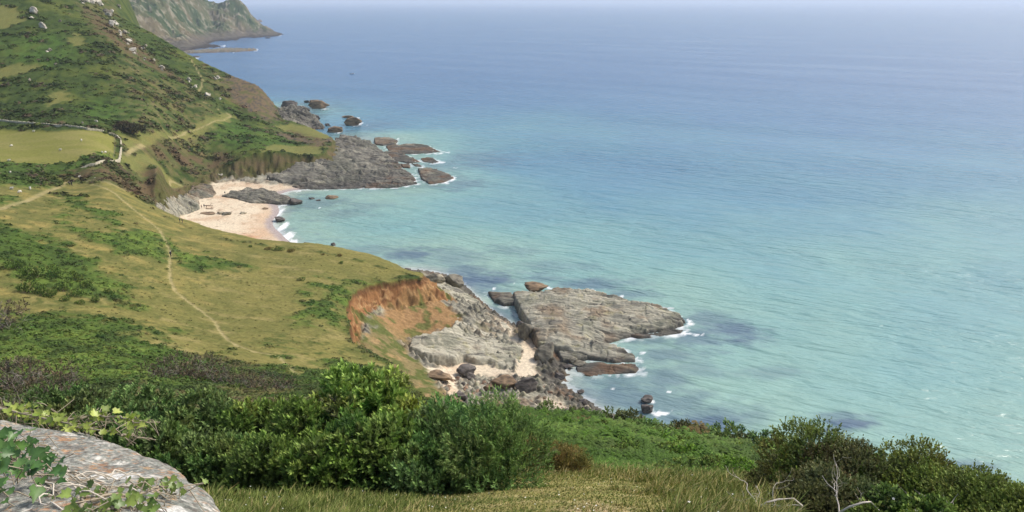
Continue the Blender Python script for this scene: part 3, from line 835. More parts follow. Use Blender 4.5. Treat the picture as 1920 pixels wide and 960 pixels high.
R('rock_ledge', [(337,97,1),(400,92,2.5),(440,90.5,2),(478,92,1.5),(480,94,1),(440,97,.8),(395,98,.8),(345,100,.8)], [], 2.2, 4, 2.2, .3, .25, .1, 12, label='thin dark spit of rock far off at the foot of the far headland', cat='rock headland')
R('rock_ledge', [(1060,795,3),(1085,780,2.6),(1110,770,2),(1140,776,1.2),(1165,790,.8),(1172,803,.8),(1150,812,1),(1100,812,2),(1060,812,3)], [(1110,790,3)], .26, .7, .8, .1, .25, .1, 13, label='grey brown shelf of rock at the seaward end of the stony cove', cat='rock ledge')

B = boulder
B(848,538,48,28,'grey','big cracked grey block on the outer end of the pale slab',zb=4)
B(818,530,44,20,'pale','pale rounded block between the clay scarp and the cracked grey block',zb=5.5)
B(765,509,18,6,'dark','dark rock just showing over the turf edge of the headland',zb=0)
B(1003,549,54,17,'brown','dark brown wedge of rock on the landward corner of the broad slab',zb=2)
B(1024,683,46,40,'grey','squarish grey boulder beside the gully of sand',zb=1.2)
B(982,644,32,44,'grey','upright grey boulder in the gully between the two slabs',zb=.6)
B(978,622,22,24,'dark','dark boulder at the top of the gully between the two slabs',zb=.4)
B(992,743,58,36,'dark','largest dark rounded boulder in the stony cove')
B(947,736,54,30,'brown','reddish brown boulder left of the largest dark boulder')
B(918,737,26,20,'brown','small reddish brown boulder leaning on the bigger brown one')
B(872,710,44,24,'dark','dark boulder on the white sand under the pale slab')
B(884,714,22,18,'dark','small dark boulder tucked against the one under the pale slab')
B(826,719,52,18,'brown','long purple brown boulder below the clay bank')
B(862,756,30,28,'dark','dark upright boulder close to the green bank of the cove')
B(848,764,40,16,'brown','low brown boulder beside the green bank')
B(870,724,11,8,'dark','little round dark stone on the white sand')
B(1022,752,10,9,'brown','little round brown stone seaward of the largest dark boulder')
B(1050,712,20,13,'dark','dark stone at the edge of the wash below the flat shelf',zb=.4)
B(1072,682,20,12,'grey','flat topped grey stone by the landward foot of the broad slab',zb=.6)
B(1090,686,32,7,'grey','thin slanting slab stone beside the flat topped stone',zb=.5)
B(1068,691,22,5,'dark','thin dark stone lying in the shallow wash',zb=.4)
B(1093,763,18,14,'dark','dark stone standing in the shallows of the cove',zb=.5)
B(1075,753,14,9,'grey','small grey stone on wet sand of the cove',zb=.6)
B(1088,739,16,8,'dark','dark stone awash right of the cove',zb=.1)
B(905,758,22,12,'brown','brown stone among the pebbles of the cove')
B(930,765,26,13,'brown','larger brown stone among the pebbles near the green bank')
B(1005,775,12,10,'dark','dark stone among the pebbles near the green bank')
B(1213,757,24,13,'dark','upper of the three dark rocks in the surf right of the cove',zb=0)
B(1213,778,26,18,'dark','middle and biggest of the three dark rocks in the surf right of the cove',zb=0)
B(1203,790,20,8,'dark','lowest and flattest of the three dark rocks in the surf right of the cove',zb=0)
B(1825,893,14,9,'dark','small dark rock awash beyond the far right bush',zb=0)
B(521,417,24,9,'dark','single dark boulder in the surf of the sandy beach',zb=.2)
B(575,461,20,6,'dark','pair-like dark rock just beyond the headland edge in the turquoise bay',zb=0)
B(625,461,11,7,'dark','small pointed dark rock standing alone in the turquoise bay',zb=0)
B(620,374,26,6,'brown','flat brown rock in the bay off the end of the jagged outcrop',zb=0)
B(583,374,12,4,'dark','small dark rock off the tip of the jagged outcrop',zb=0)
B(596,377,9,3,'dark','tiny dark rock off the tip of the jagged outcrop',zb=0)
B(552,384,32,12,'dark','rounded dark boulder at the seaward end of the jagged outcrop',zb=.3)
B(497,393,12,4,'brown','little brown stone alone on the sand below the jagged outcrop')
B(422,404,18,7,'grey','grey stone in the middle of the sandy beach')
B(412,402,14,5,'pale','pale stone in the middle of the sandy beach')
B(456,402,14,5,'pale','whitish flat stone beside the stream stain on the sand')
B(385,403,30,3,'brown','long low stone on the sand below the layered outcrop')
B(575,193,11,6,'dark','tiny dark sea rock left of the pointed sea stack',zb=0)
B(595,204,40,19,'brown','pointed brown sea stack standing off the green hill',zb=0,depth=.6)
B(540,214,34,24,'dark','square dark crag at the foot of the green hill',zb=0,depth=.6)
B(560,212,36,18,'dark','rounded dark crag beside the square crag',zb=0,depth=.6)
B(572,217,14,4,'dark','low dark rock between the crag and the sea',zb=0)
B(589,229,22,13,'dark','round dark rock in the water below the crags',zb=0,depth=.6)
B(613,237,12,7,'dark','small square dark rock between the crags and the brown islet',zb=0)
B(627,249,32,14,'brown','rounded brown rock where the grassy shelf meets the sea',zb=0,depth=.6)
B(652,222,26,6,'brown','thin brown islet behind the surf-edged islet',zb=0)
B(656,236,42,16,'brown','brown islet with white surf on its right end',zb=0,depth=.6)
B(486,41,12,4,'brown','thin far rock off the tip of the distant headland',zb=0,depth=.5)
B(500,72,12,2,'dark','tiny rock awash under the distant headland',zb=0)
B(366,108,14,3,'dark','dark rock awash at the foot of the big hill, far off',zb=0)
# ------------------------------------------------------------------ the sea
def sea_mat():
    m, t, p = new_mat('sea_water')
    N, L = t.nodes.new, t.links.new
    at = N('ShaderNodeAttribute'); at.attribute_name = 'Col'
    fo = N('ShaderNodeAttribute'); fo.attribute_name = 'foam'
    geo = N('ShaderNodeNewGeometry')
    d = at_z(1700, 738, 0) - at_z(1500, 700, 0)
    ang = math.atan2(d[1], d[0])
    hs = None
    # three wave trains: chop, wavelets, long swell
    for sx, sy, amp, det, rot in ((0.045, 0.13, 1.6, 2, 0), (0.11, 0.36, .75, 3, .12), (0.5, 1.2, .16, 2, -.15)):
        mp = N('ShaderNodeMapping'); mp.vector_type = 'TEXTURE'
        mp.inputs['Rotation'].default_value = (0, 0, ang + rot)
        mp.inputs['Scale'].default_value = (1 / sx, 1 / sy, 1)
        L(geo.outputs['Position'], mp.inputs['Vector'])
        nz = N('ShaderNodeTexNoise'); nz.inputs['Scale'].default_value = 1.0; nz.inputs['Detail'].default_value = det
        nz.inputs['Roughness'].default_value = .55; nz.inputs['Distortion'].default_value = .4
        L(mp.outputs[0], nz.inputs['Vector'])
        mu = N('ShaderNodeMath'); mu.operation = 'MULTIPLY'; mu.inputs[1].default_value = amp
        L(nz.outputs[0], mu.inputs[0])
        if hs is None:
            hs = mu
        else:
            ad = N('ShaderNodeMath'); ad.operation = 'ADD'
            L(hs.outputs[0], ad.inputs[0]); L(mu.outputs[0], ad.inputs[1]); hs = ad
    # wind lanes: calmer and rougher streaks
    mp = N('ShaderNodeMapping'); mp.vector_type = 'TEXTURE'; mp.inputs['Rotation'].default_value = (0, 0, ang - .1); mp.inputs['Scale'].default_value = (420, 70, 1)
    L(geo.outputs['Position'], mp.inputs['Vector'])
    nz = N('ShaderNodeTexNoise'); nz.inputs['Scale'].default_value = 1; nz.inputs['Detail'].default_value = 4
    L(mp.outputs[0], nz.inputs['Vector'])
    mr = N('ShaderNodeMapRange'); mr.inputs['From Min'].default_value = .3; mr.inputs['From Max'].default_value = .7
    mr.inputs['To Min'].default_value = .3; mr.inputs['To Max'].default_value = 1.0
    L(nz.outputs[0], mr.inputs['Value'])
    bp = N('ShaderNodeBump'); bp.inputs['Distance'].default_value = SEA_BUMP
    L(mr.outputs[0], bp.inputs['Strength'])
    L(hs.outputs[0], bp.inputs['Height']); L(bp.outputs[0], p.inputs['Normal'])
    mx = N('ShaderNodeMix'); mx.data_type = 'RGBA'
    mx.inputs['B'].default_value = (.78, .8, .8, 1)
    L(fo.outputs['Fac'], mx.inputs['Factor']); L(at.outputs['Color'], mx.inputs['A'])
    L(mx.outputs['Result'], p.inputs['Base Color'])
    r2 = N('ShaderNodeMapRange'); r2.inputs['To Min'].default_value = .22; r2.inputs['To Max'].default_value = .8
    L(fo.outputs['Fac'], r2.inputs['Value']); L(r2.outputs[0], p.inputs['Roughness'])
    p.inputs['IOR'].default_value = 1.333
    p.inputs['Specular IOR Level'].default_value = .5
    return m
SEA_BUMP = 2.0

# kelp and drowned rock seen through the water: px, py, rx, ry, strength
WEED = [(765,476,45,10,.7),(905,525,60,16,.9),(870,508,40,10,.6),(1000,520,50,10,.5),(1110,533,60,10,.6),(1190,552,50,8,.5),(640,400,40,8,.35),(600,380,50,10,.4),(720,340,60,12,.45),(680,385,40,8,.3),
 (1375,622,55,20,.75),(1300,640,60,18,.6),(1240,665,50,16,.5),(1240,720,60,26,.55),(1150,740,70,30,.6),(1120,720,50,18,.5),(1310,800,70,26,.95),(1260,790,60,24,.6),(1380,845,60,16,.6),(1200,800,60,20,.5),
 (1590,795,40,9,.8),(1575,780,45,7,.5),(1560,808,30,8,.7),(1800,880,60,14,.6),(1850,900,50,10,.5),(1740,866,50,8,.5),(900,300,60,14,.4),(860,345,40,10,.5),(840,310,60,10,.4),(690,235,50,8,.35),(960,470,50,8,.3),(1050,500,60,8,.35),(1130,700,50,12,.4),(940,590,30,20,.5),(560,205,60,16,.5),(640,250,60,14,.4),(1440,700,60,10,.3),(1250,760,90,34,.5),(1330,780,80,30,.5),(1100,735,60,24,.6),(1160,710,50,20,.5),(1300,690,50,16,.35),(1230,640,50,16,.5),(850,480,60,14,.4),(1000,560,40,14,.4),(1320,600,60,14,.5),(700,470,60,10,.35),(1240,610,70,20,.5)]
# broken water: px, py, rx, ry, strength
FOAM = [(523,400,5,11,1.3),(530,426,8,11,1.4),(540,443,11,8,1.5),(548,455,11,5,1.5),(520,390,4,7,1.1),(560,358,6,3,.7),
 (1218,752,16,5,.9),(1235,775,22,6,.9),(1225,765,12,9,.5),(1255,735,4,2,.9),(1205,792,8,3,.6),(1292,603,6,8,.9),(1285,625,14,4,.8),(1310,628,14,3,.8),(1250,578,14,3,.9),(1240,625,14,3,.7),(1200,627,12,3,.6),(1195,672,6,5,.7),(1203,662,10,3,.6),(1198,690,5,7,.7),(1150,703,20,2,.6),(1110,545,14,3,.7),(1030,540,12,3,.7),(925,541,14,3,.6),(878,540,5,3,.5),(965,532,6,2,.6),(1165,556,16,2.5,.6),
 (848,335,7,6,1),(835,343,12,3,.9),(828,325,8,3,.7),(800,302,18,2.5,.8),(825,305,12,3,.9),(820,288,12,3,.7),(840,286,8,2,.6),(855,315,8,2,.6),(790,318,12,2.5,.6),(745,262,5,4,.8),(672,233,8,4,1),(670,221,7,2,.7),(610,204,10,2,.7),(636,248,6,3,.9),(560,222,8,3,.6),(1110,545,10,2,.6),(780,352,8,2,.5),(1755,872,22,3,1.3),(1722,870,12,3,1.2),(1850,900,20,4,.7),(1820,897,10,3,.8),(1340,832,20,3,.6),(1165,800,8,5,.7),(1180,790,8,4,.5),(600,390,3,1.2,1),(624,462,5,1.5,.9),(522,66,8,1.2,.9),(500,72,8,1,.8),(412,87,10,1.5,.8),(478,94,5,1,.9),(367,108,8,1.5,.8),(440,97,12,1,.6),(666,138.8,6,1.2,1.6),(1150,728,4,1.5,.8),(1100,700,10,2,.5),(1060,715,14,4,.35),(1100,765,16,6,.35),(1130,745,14,5,.35)]

def build_sea():
    az = np.radians(np.linspace(-42, 44, 760))
    r = np.concatenate([np.exp(np.linspace(math.log(75), math.log(900), 560)), np.exp(np.linspace(math.log(900), math.log(42000), 120))[1:]])
    A, R = np.meshgrid(az, r)
    x, y = (R * np.sin(A)).ravel(), (R * np.cos(A)).ravel()
    dep = -np.maximum(T_LOW(np.stack([x, y], -1)), -26)
    dep = np.where(R.ravel() > 1300, 24, dep)
    w0 = sstep(700, 1300, R.ravel())
    dep = dep * (1 - w0) + 24 * w0
    nb = fbm(x / 60, y / 60, 4, 101); nm = fbm(x / 14, y / 9, 4, 102); nf = fbm(x / 3.2, y / 2.4, 4, 103)
    dd = dep + nb * 1.4 * sstep(1, 6, dep)
    K = [(0.0, alb(192, 200, 186)), (1.2, alb(156, 190, 176)), (3.0, alb(156, 192, 176)), (5.0, alb(136, 182, 178)), (8.5, alb(102, 154, 174)), (14, alb(86, 134, 172)), (26, alb(80, 122, 168))]
    ks = np.array([k for k, _ in K]); kc = np.array([v for _, v in K])
    c = np.stack([np.interp(dd, ks, kc[:, i]) for i in range(3)], -1)
    c = mixc(c, c * 1.12, nm)
    near = R.ravel() < 1400
    weed = np.zeros(len(x)); foam = np.zeros(len(x))
    for lst, out, nn in ((WEED, weed, nm * .9 + nf * .35), (FOAM, foam, None)):
        for px, py, rx, ry, s in lst:
            p = at_z(px, py, 0.0); dx = abs(at_z(px + rx, py, 0)[0] - p[0]); dy = abs(at_z(px, py + ry, 0)[1] - at_z(px, py - ry, 0)[1]) * .5
            m = (np.abs(x - p[0]) < dx * 3) & (np.abs(y - p[1]) < dy * 3)
            q = np.sqrt(((x[m] - p[0]) / dx) ** 2 + ((y[m] - p[1]) / dy) ** 2)
            if nn is not None:
                out[m] = np.maximum(out[m], min(1, s * 1.25) * sstep(1.9, .2, q + nn[m] * 1.1))
            else:
                f2 = fbm(x[m] / 2.0, y[m] / 2.0, 5, 131, .65)
                out[m] = np.maximum(out[m], sstep(.15, .55, s * sstep(1.6, .1, q) - .30 + f2 * .8))
    # broken white edge where the swell meets the reefs
    nr_ = (R.ravel() < 720)
    f3 = fbm(x[nr_] / 5, y[nr_] / 5, 4, 141) + .5 * nf[nr_]
    xx, yy = x[nr_], y[nr_]; fo = np.zeros(len(xx))
    for poly, k in REEF:
        lo, hi = poly.min(0) - 5, poly.max(0) + 5
        m = (xx > lo[0]) & (xx < hi[0]) & (yy > lo[1]) & (yy < hi[1])
        if m.any():
            dd_ = -sdist(poly, xx[m], yy[m])
            sea = sstep(poly[:, 0].mean() - 3, poly[:, 0].mean() + 6, xx[m])
            fo[m] = np.maximum(fo[m], k * sstep(2.6, .5, dd_ - f3[m] * 1.6) * sstep(-.25, .35, f3[m]) * (.3 + .7 * sea))
    foam[nr_] = np.maximum(foam[nr_], fo)
    # scattered kelp on the near-shore bed
    weed = np.maximum(weed, .4 * sstep(.1, .5, nm + .4 * nb) * sstep(5.5, 1.5, dep) * near)
    c = mixc(c, alb(88, 112, 136), weed * .95)
    # thin wash along every shallow edge
    foam = np.maximum(foam, .35 * sstep(.45, .12, dep + nf * .25) * (R.ravel() < 500))
    # a few slicks far out and whitecaps
    f = grid_faces(*A.shape)
    me = mesh_np('sea', np.stack([x, y, np.zeros(len(x))], -1), f, None, c, sea_mat(), extra={'foam': np.clip(foam, 0, 1)})
    tag(link('sea', me), kind='structure')
build_sea()
# ------------------------------------------------------------------ plants
def norm(v):
    return v / (np.linalg.norm(v, axis=-1, keepdims=True) + 1e-9)

def leaf_quads(P, D, Nn, L, W):
    """diamond leaves: base P, direction D, side spread from normal Nn; returns verts and quads"""
    S = norm(np.cross(D, Nn))
    L, W = L[:, None], W[:, None]
    up = norm(np.cross(S, D))
    v = np.stack([P, P + D * L * .5 + S * W * .5 + up * W * .12, P + D * L, P + D * L * .5 - S * W * .5 + up * W * .12], 1)
    n = len(P)
    return v.reshape(-1, 3), np.arange(n * 4).reshape(n, 4)

def rand_dirs(r, n):
    return norm(r.normal(size=(n, 3)))

def crown_mesh(name, seed, a, b, h, n_lobes, sprigs, leaves, leaf, cols, lobe_r=(.14, .31), up=.7, wf=.38, flatbase=.1, shear=(0, 0), spl=(.16, .28), mat=None, lobes=None):
    """a bush: lobes over an ellipsoid a x b x h (half widths, full height), upright sprigs on every lobe, leaves on every sprig"""
    r = np.random.default_rng(seed)
    C, Rr = [], []
    for i in range(n_lobes):
        d = rand_dirs(r, 1)[0]
        d[2] = abs(d[2]) if r.random() < .85 else d[2] * .5
        k = r.uniform(.58, .97) if i > n_lobes * .15 else r.uniform(0, .4)
        c = d * k * np.array([a, b, h * .62]) + np.array([0, 0, h * .36])
        c[0] += shear[0] * c[2]; c[1] += shear[1] * c[2]
        C.append(c); Rr.append(r.uniform(*lobe_r) * min((a * b * h) ** (1 / 3), 2 * h) * (.8 + .4 * r.random()))
    C, Rr = np.array(C), np.array(Rr)
    tint = r.normal(0, 1, size=(n_lobes, 3)) * np.array([.10, .07, .08]) + r.normal(0, .12, size=(n_lobes, 1))
    pick = r.random(n_lobes)
    P, AX, CL = [], [], []
    for i in range(n_lobes):
        n = int(sprigs * (Rr[i] / Rr.mean()) ** 2)
        d = rand_dirs(r, n)
        p = C[i] + d * Rr[i] * r.uniform(.72, 1.05, (n, 1)) * np.array([1, 1, .85])
        keep = p[:, 2] > flatbase
        for j in range(n_lobes):
            if j != i:
                keep &= np.linalg.norm((p - C[j]) / np.array([1, 1, .85]), axis=1) > Rr[j] * .72
        p, d = p[keep], d[keep]
        out = norm(p - np.array([0, 0, h * .2]))
        ax = norm(d * .55 + out * .3 + np.array([0, 0, up]) + r.normal(0, .22, p.shape))
        base = cols[0] * (1 - pick[i]) + cols[1] * pick[i]
        c = base * (1 + tint[i] + r.normal(0, .2, (len(p), 1)))
        P.append(p); AX.append(ax); CL.append(c)
    P, AX, CL = np.concatenate(P), np.concatenate(AX), np.concatenate(CL)
    n = len(P); k = leaves
    s = np.tile(np.linspace(0, 1, k)[None], (n, 1)) + r.uniform(-.06, .06, (n, k))
    ln = r.uniform(*spl, (n, 1)) * np.ones((n, k))
    pos = P[:, None] + AX[:, None] * (s * ln)[..., None]
    q = norm(r.normal(size=(n, k, 3)))
    rad = norm(q - (q * AX[:, None]).sum(-1, keepdims=True) * AX[:, None])
    D = norm(AX[:, None] * (.45 + .5 * s[..., None]) + rad * (.9 - .35 * s[..., None]))
    Nn = norm(np.cross(D, rad) * .25 + AX[:, None] * .9 + r.normal(0, .3, D.shape))
    ll = leaf * r.uniform(.7, 1.25, (n, k))
    col = CL[:, None] * (1 + (s[..., None] - .5) * .35 + r.normal(0, .1, (n, k, 1)))
    col = col + (s[..., None] > .82) * cols[2] * .35
    v, f = leaf_quads(pos.reshape(-1, 3), D.reshape(-1, 3), Nn.reshape(-1, 3), ll.ravel(), ll.ravel() * wf)
    cc = np.repeat(np.clip(col.reshape(-1, 3), .003, .9), 4, 0)
    return mesh_np(name, v, f, None, cc, mat or M_LEAF, smooth=False), C, Rr

def tube(pts, rad, sides=5):
    pts = np.asarray(pts, float); rad = np.broadcast_to(np.asarray(rad, float), (len(pts),))
    t = norm(np.gradient(pts, axis=0))
    ref = np.array([0, 0, 1.0]) if abs(t[0, 2]) < .9 else np.array([1.0, 0, 0])
    s1 = norm(np.cross(t, ref)); s2 = np.cross(t, s1)
    a = np.linspace(0, 2 * math.pi, sides, endpoint=False)
    v = pts[:, None] + rad[:, None, None] * (np.cos(a)[None, :, None] * s1[:, None] + np.sin(a)[None, :, None] * s2[:, None])
    f = []
    for i in range(len(pts) - 1):
        for j in range(sides):
            k = (j + 1) % sides
            f.append((i * sides + j, i * sides + k, (i + 1) * sides + k, (i + 1) * sides + j))
    return v.reshape(-1, 3), np.array(f)

def join(parts):
    V, Fc, o = [], [], 0
    for v, f in parts:
        V.append(v); Fc.append(f + o); o += len(v)
    return np.concatenate(V), np.concatenate(Fc)

def limb_paths(r, p0, d, length, rad, depth, wob=.28, kids=3):
    """branching crooked limbs as tubes"""
    n = 6
    pts = [np.array(p0, float)]; dd = np.array(d, float)
    for i in range(n):
        dd = norm(dd + r.normal(0, wob, 3))
        pts.append(pts[-1] + dd * length / n)
    out = [tube(pts, np.linspace(rad, rad * .45, n + 1), 5 if rad > .012 else 4)]
    if depth > 0:
        for i in range(kids):
            k = r.integers(2, n + 1)
            out += limb_paths(r, pts[k], norm(dd + r.normal(0, .75, 3)), length * r.uniform(.45, .75), rad * .5, depth - 1, wob, kids)
    return out

M_BARK = flat_mat('bark', (.10, .075, .055), .9, .35, 9)
M_DEAD = flat_mat('dead_wood', (.58, .52, .45), .9, .3, 14)
M_TWIG = flat_mat('twig', (.17, .13, .105), .9, .3, 12)

def stems_mesh(name, seed, a, b, h, n, rad, depth=1, mat=None):
    r = np.random.default_rng(seed)
    parts = []
    for i in range(n):
        d = norm(np.array([r.normal(0, .55) * a / h, r.normal(0, .55) * b / h, 1.0]))
        parts += limb_paths(r, (r.normal(0, .12) * a, r.normal(0, .12) * b, -.3), d, h * r.uniform(.65, .9), rad, depth)
    v, f = join(parts)
    return mesh_np(name, v, f, None, None, mat or M_BARK)

G_EVER = (alb(92, 116, 56), alb(122, 146, 68), alb(160, 182, 90))
G_YEL = (alb(116, 142, 62), alb(160, 180, 86), alb(206, 218, 124))
G_BLUE = (alb(96, 124, 66), alb(122, 150, 82), alb(158, 186, 108))
G_DARK = (alb(92, 116, 64), alb(116, 142, 78), alb(146, 168, 100))
G_OLIVE = (alb(102, 118, 58), alb(130, 144, 68), alb(166, 176, 94))
G_GORSE = (alb(112, 108, 56), alb(138, 124, 68), alb(160, 136, 80))
G_THORN = (alb(94, 100, 60), alb(116, 116, 72), alb(134, 132, 88))
G_FERN = (alb(92, 126, 42), alb(120, 154, 54), alb(150, 184, 70))

def place(px, py, y):
    """point on the ground straight below the ray through a pixel at forward distance y"""
    p = at_y(px, py, y)
    return np.array([p[0], y, ground(p[0], y)])

def bush(loc, a, b, h, seed, cols, label, group, n_lobes=30, sprigs=38, leaves=17, leaf=.135, cat='bush', nm='bush', stem=True, **kw):
    e = empty(nm, loc, label, cat, group)
    me, C, Rr = crown_mesh('foliage', seed, a, b, h, n_lobes, sprigs, leaves, leaf, cols, **kw)
    link('foliage', me, e)
    if stem:
        link('stem', stems_mesh('stem', seed + 1, a * .7, b * .7, h * .62, 6, .02 * h, 1), e)
    return e

# the evergreen thicket below the viewpoint
GB = 'evergreen bushes below the viewpoint'
def big_bushes():
    specs = [ # px centre, y distance, a, b, h, colours, label, kwargs
     (672, 18.6, 1.6, 1.4, 3.5, G_YEL, 'tallest bush below the viewpoint, yellow green and rounded, with bright leafy top', dict(n_lobes=50, sprigs=46, leaf=.15)),
     (588, 17.8, 1.2, 1.2, 2.25, G_EVER, 'dark green bush at the left shoulder of the tallest yellow green bush', dict(n_lobes=42)),
     (775, 17.2, 1.15, 1.2, 2.2, G_YEL, 'green bush at the right shoulder of the tallest bush, beside dead twigs', dict(n_lobes=42)),
     (690, 15.4, 1.3, .9, 1.75, G_EVER, 'low dark bush skirting the foot of the tallest bush', dict(n_lobes=40)),
     (600, 14.9, .9, .75, 1.3, G_EVER, 'small dark bush at the left foot of the tallest bush, over the long grass', dict(n_lobes=36)),
     (800, 14.8, .9, .8, 1.25, G_BLUE, 'low blue green bush between long grass and the feathery bush', dict(n_lobes=36, leaf=.10)),
     (915, 15.4, 1.15, 1.2, 2.05, G_BLUE, 'feathery blue green bush, rounded, at the right end of the thicket', dict(n_lobes=64, sprigs=64, leaf=.10, wf=.24, spl=(.2, .38), leaves=16, lobe_r=(.2, .34))),
     (850, 16.2, 1.05, 1.1, 2.2, G_BLUE, 'blue green bush between the feathery bush and the dead twigs', dict(n_lobes=40, sprigs=60, leaf=.11, wf=.28)),
     (250, 20.0, 1.35, 1.3, 2.25, G_DARK, 'dark evergreen bush behind the lichen covered wall, leftmost but one in the thicket', dict(n_lobes=42)),
     (365, 19.6, 1.35, 1.3, 2.3, G_DARK, 'broad dark evergreen bush in the middle of the left thicket', dict(n_lobes=42)),
     (480, 19.0, 1.2, 1.2, 2.35, G_EVER, 'dark evergreen bush touching the left of the tallest bush', dict(n_lobes=42)),
     (425, 16.6, 1.0, .9, 1.35, G_DARK, 'small dark evergreen bush close to the wall edge', dict(n_lobes=36, leaf=.10)),
     (510, 15.6, .9, .8, 1.3, G_EVER, 'small scrubby evergreen above the long grass', dict(n_lobes=40, leaf=.10)),
     (130, 21.5, 1.4, 1.3, 2.2, G_DARK, 'dark evergreen bush just above the ivy on the wall', dict(n_lobes=42)),
     (20, 24, 1.5, 1.3, 2.0, G_THORN, 'dull thorny bush behind the ivy at the left edge', dict(n_lobes=40)),
     (310, 17.0, 1.1, .9, 1.4, G_DARK, 'low dark evergreen bush tucked behind the wall top', dict(n_lobes=36)),
    ]
    for i, (px, y, a, b, h, cols, lb, kw) in enumerate(specs):
        loc = place(px, 850, y)
        bush(loc - np.array([0, 0, .15]), a, b, h, 300 + i * 7, cols, lb, GB, **kw)
big_bushes()

# a reusable small bush for hedges and hillsides, three habits
def small_variants(tagname, seed, cols, leaf=.16, n_lobes=12, sprigs=26, leaves=9, k=3, **kw):
    return [crown_mesh(tagname, seed + i, 1, .9, 1.1, n_lobes, sprigs, leaves, leaf, cols, lobe_r=(.3, .48), spl=(.10, .22), mat=M_SCRUB, **kw)[0] for i in range(k)]
V_HEDGE = small_variants('foliage', 500, G_DARK)
V_THORN = small_variants('foliage', 510, G_THORN)
V_GREEN = small_variants('foliage', 520, G_EVER)
V_GORSE = small_variants('foliage', 530, G_GORSE)
V_FERN = small_variants('foliage', 540, G_FERN)
STEM0 = stems_mesh('stem', 555, 1, .9, 1.0, 5, .04, 1, M_TWIG)
def small_bush(var, i, loc, a, b, h, label, group, cat='bush', nm='bush', rot=None):
    e = empty(nm, loc, label, cat, group)
    e.rotation_euler = (0, 0, rot if rot is not None else (i * 2.39) % 6.28)
    f = link('foliage', var[i % len(var)], e)
    s = link('stem', STEM0, e)
    for o in (f, s):
        o.scale = (a, b, h)
    return e

# dark wind-clipped hedge along the lip of the slope
hed = [(945,787,80,1.7),(985,789,78,1.5),(1030,793,77,1.9),(1075,797,76,1.7),(1115,801,75,1.6),(1150,806,74,1.9),(1185,812,72,2.1),(1222,819,69,1.8),(1262,828,67,1.6),(1290,834,64,2.0),(1325,841,62,1.9),(1362,850,59,2.0),(1395,858,56,1.9),(1430,868,52,1.8),(1462,880,48,1.9),(905,782,84,1.4)]
for i, (px, py, y, sz) in enumerate(hed):
    small_bush(V_HEDGE if i % 3 else V_THORN, i, place(px, py, y * .97) - np.array([0, 0, .4]), sz * 1.15, sz, sz * .95,
               ['dark wind-clipped bush in the hedge between bracken and the stony cove', 'dark wind-clipped bush on the slope edge above the turquoise shallows'][px > 1200], 'dark hedge bushes on the lip of the bracken slope')

r_ = np.random.default_rng(91)
for i, (px, y, sz) in enumerate([(1080,40,.9),(1130,46,1.1),(1180,38,.9),(1230,44,1.1),(1290,40,1.0),(1340,44,.9),(1110,31,.75),(1170,29,.7),(1240,31,.8),(1300,31,.8),(1360,33,.8),(1400,37,.9),(1060,52,1.2),(1000,48,1.2),(960,56,1.3),(1150,58,1.2),(1220,55,1.1),(1430,34,.9),(1380,27,.6),(1330,26,.6),(1270,25.5,.55)]):
    small_bush(V_GREEN if i % 3 else V_FERN, i, place(px, 860, y) - np.array([0, 0, .1]), sz * 1.35, sz * 1.1, sz * r_.uniform(.7, 1.0), 'low green bush standing up out of the bracken slope', 'low bushes in the bracken slope')

# brown gorse at the edge of the bracken
for i, (px, y, sz, lb) in enumerate([(985, 27, .95, 'upper brown gorse bush beside the feathery blue green bush'), (1010, 25, .8, 'middle brown gorse bush between the feathery bush and the bracken'), (1035, 22.5, .8, 'lower brown gorse bush at the top of the dry turf'), (1065, 21.5, .6, 'little brown gorse bush nearest the dry turf')]):
    bush(place(px, 850, y) - np.array([0, 0, .1]), sz, sz * .9, sz * 1.15, 600 + i, G_GORSE, lb, 'brown gorse beside the bracken', 30, 50, 10, .07, stem=True, wf=.3)

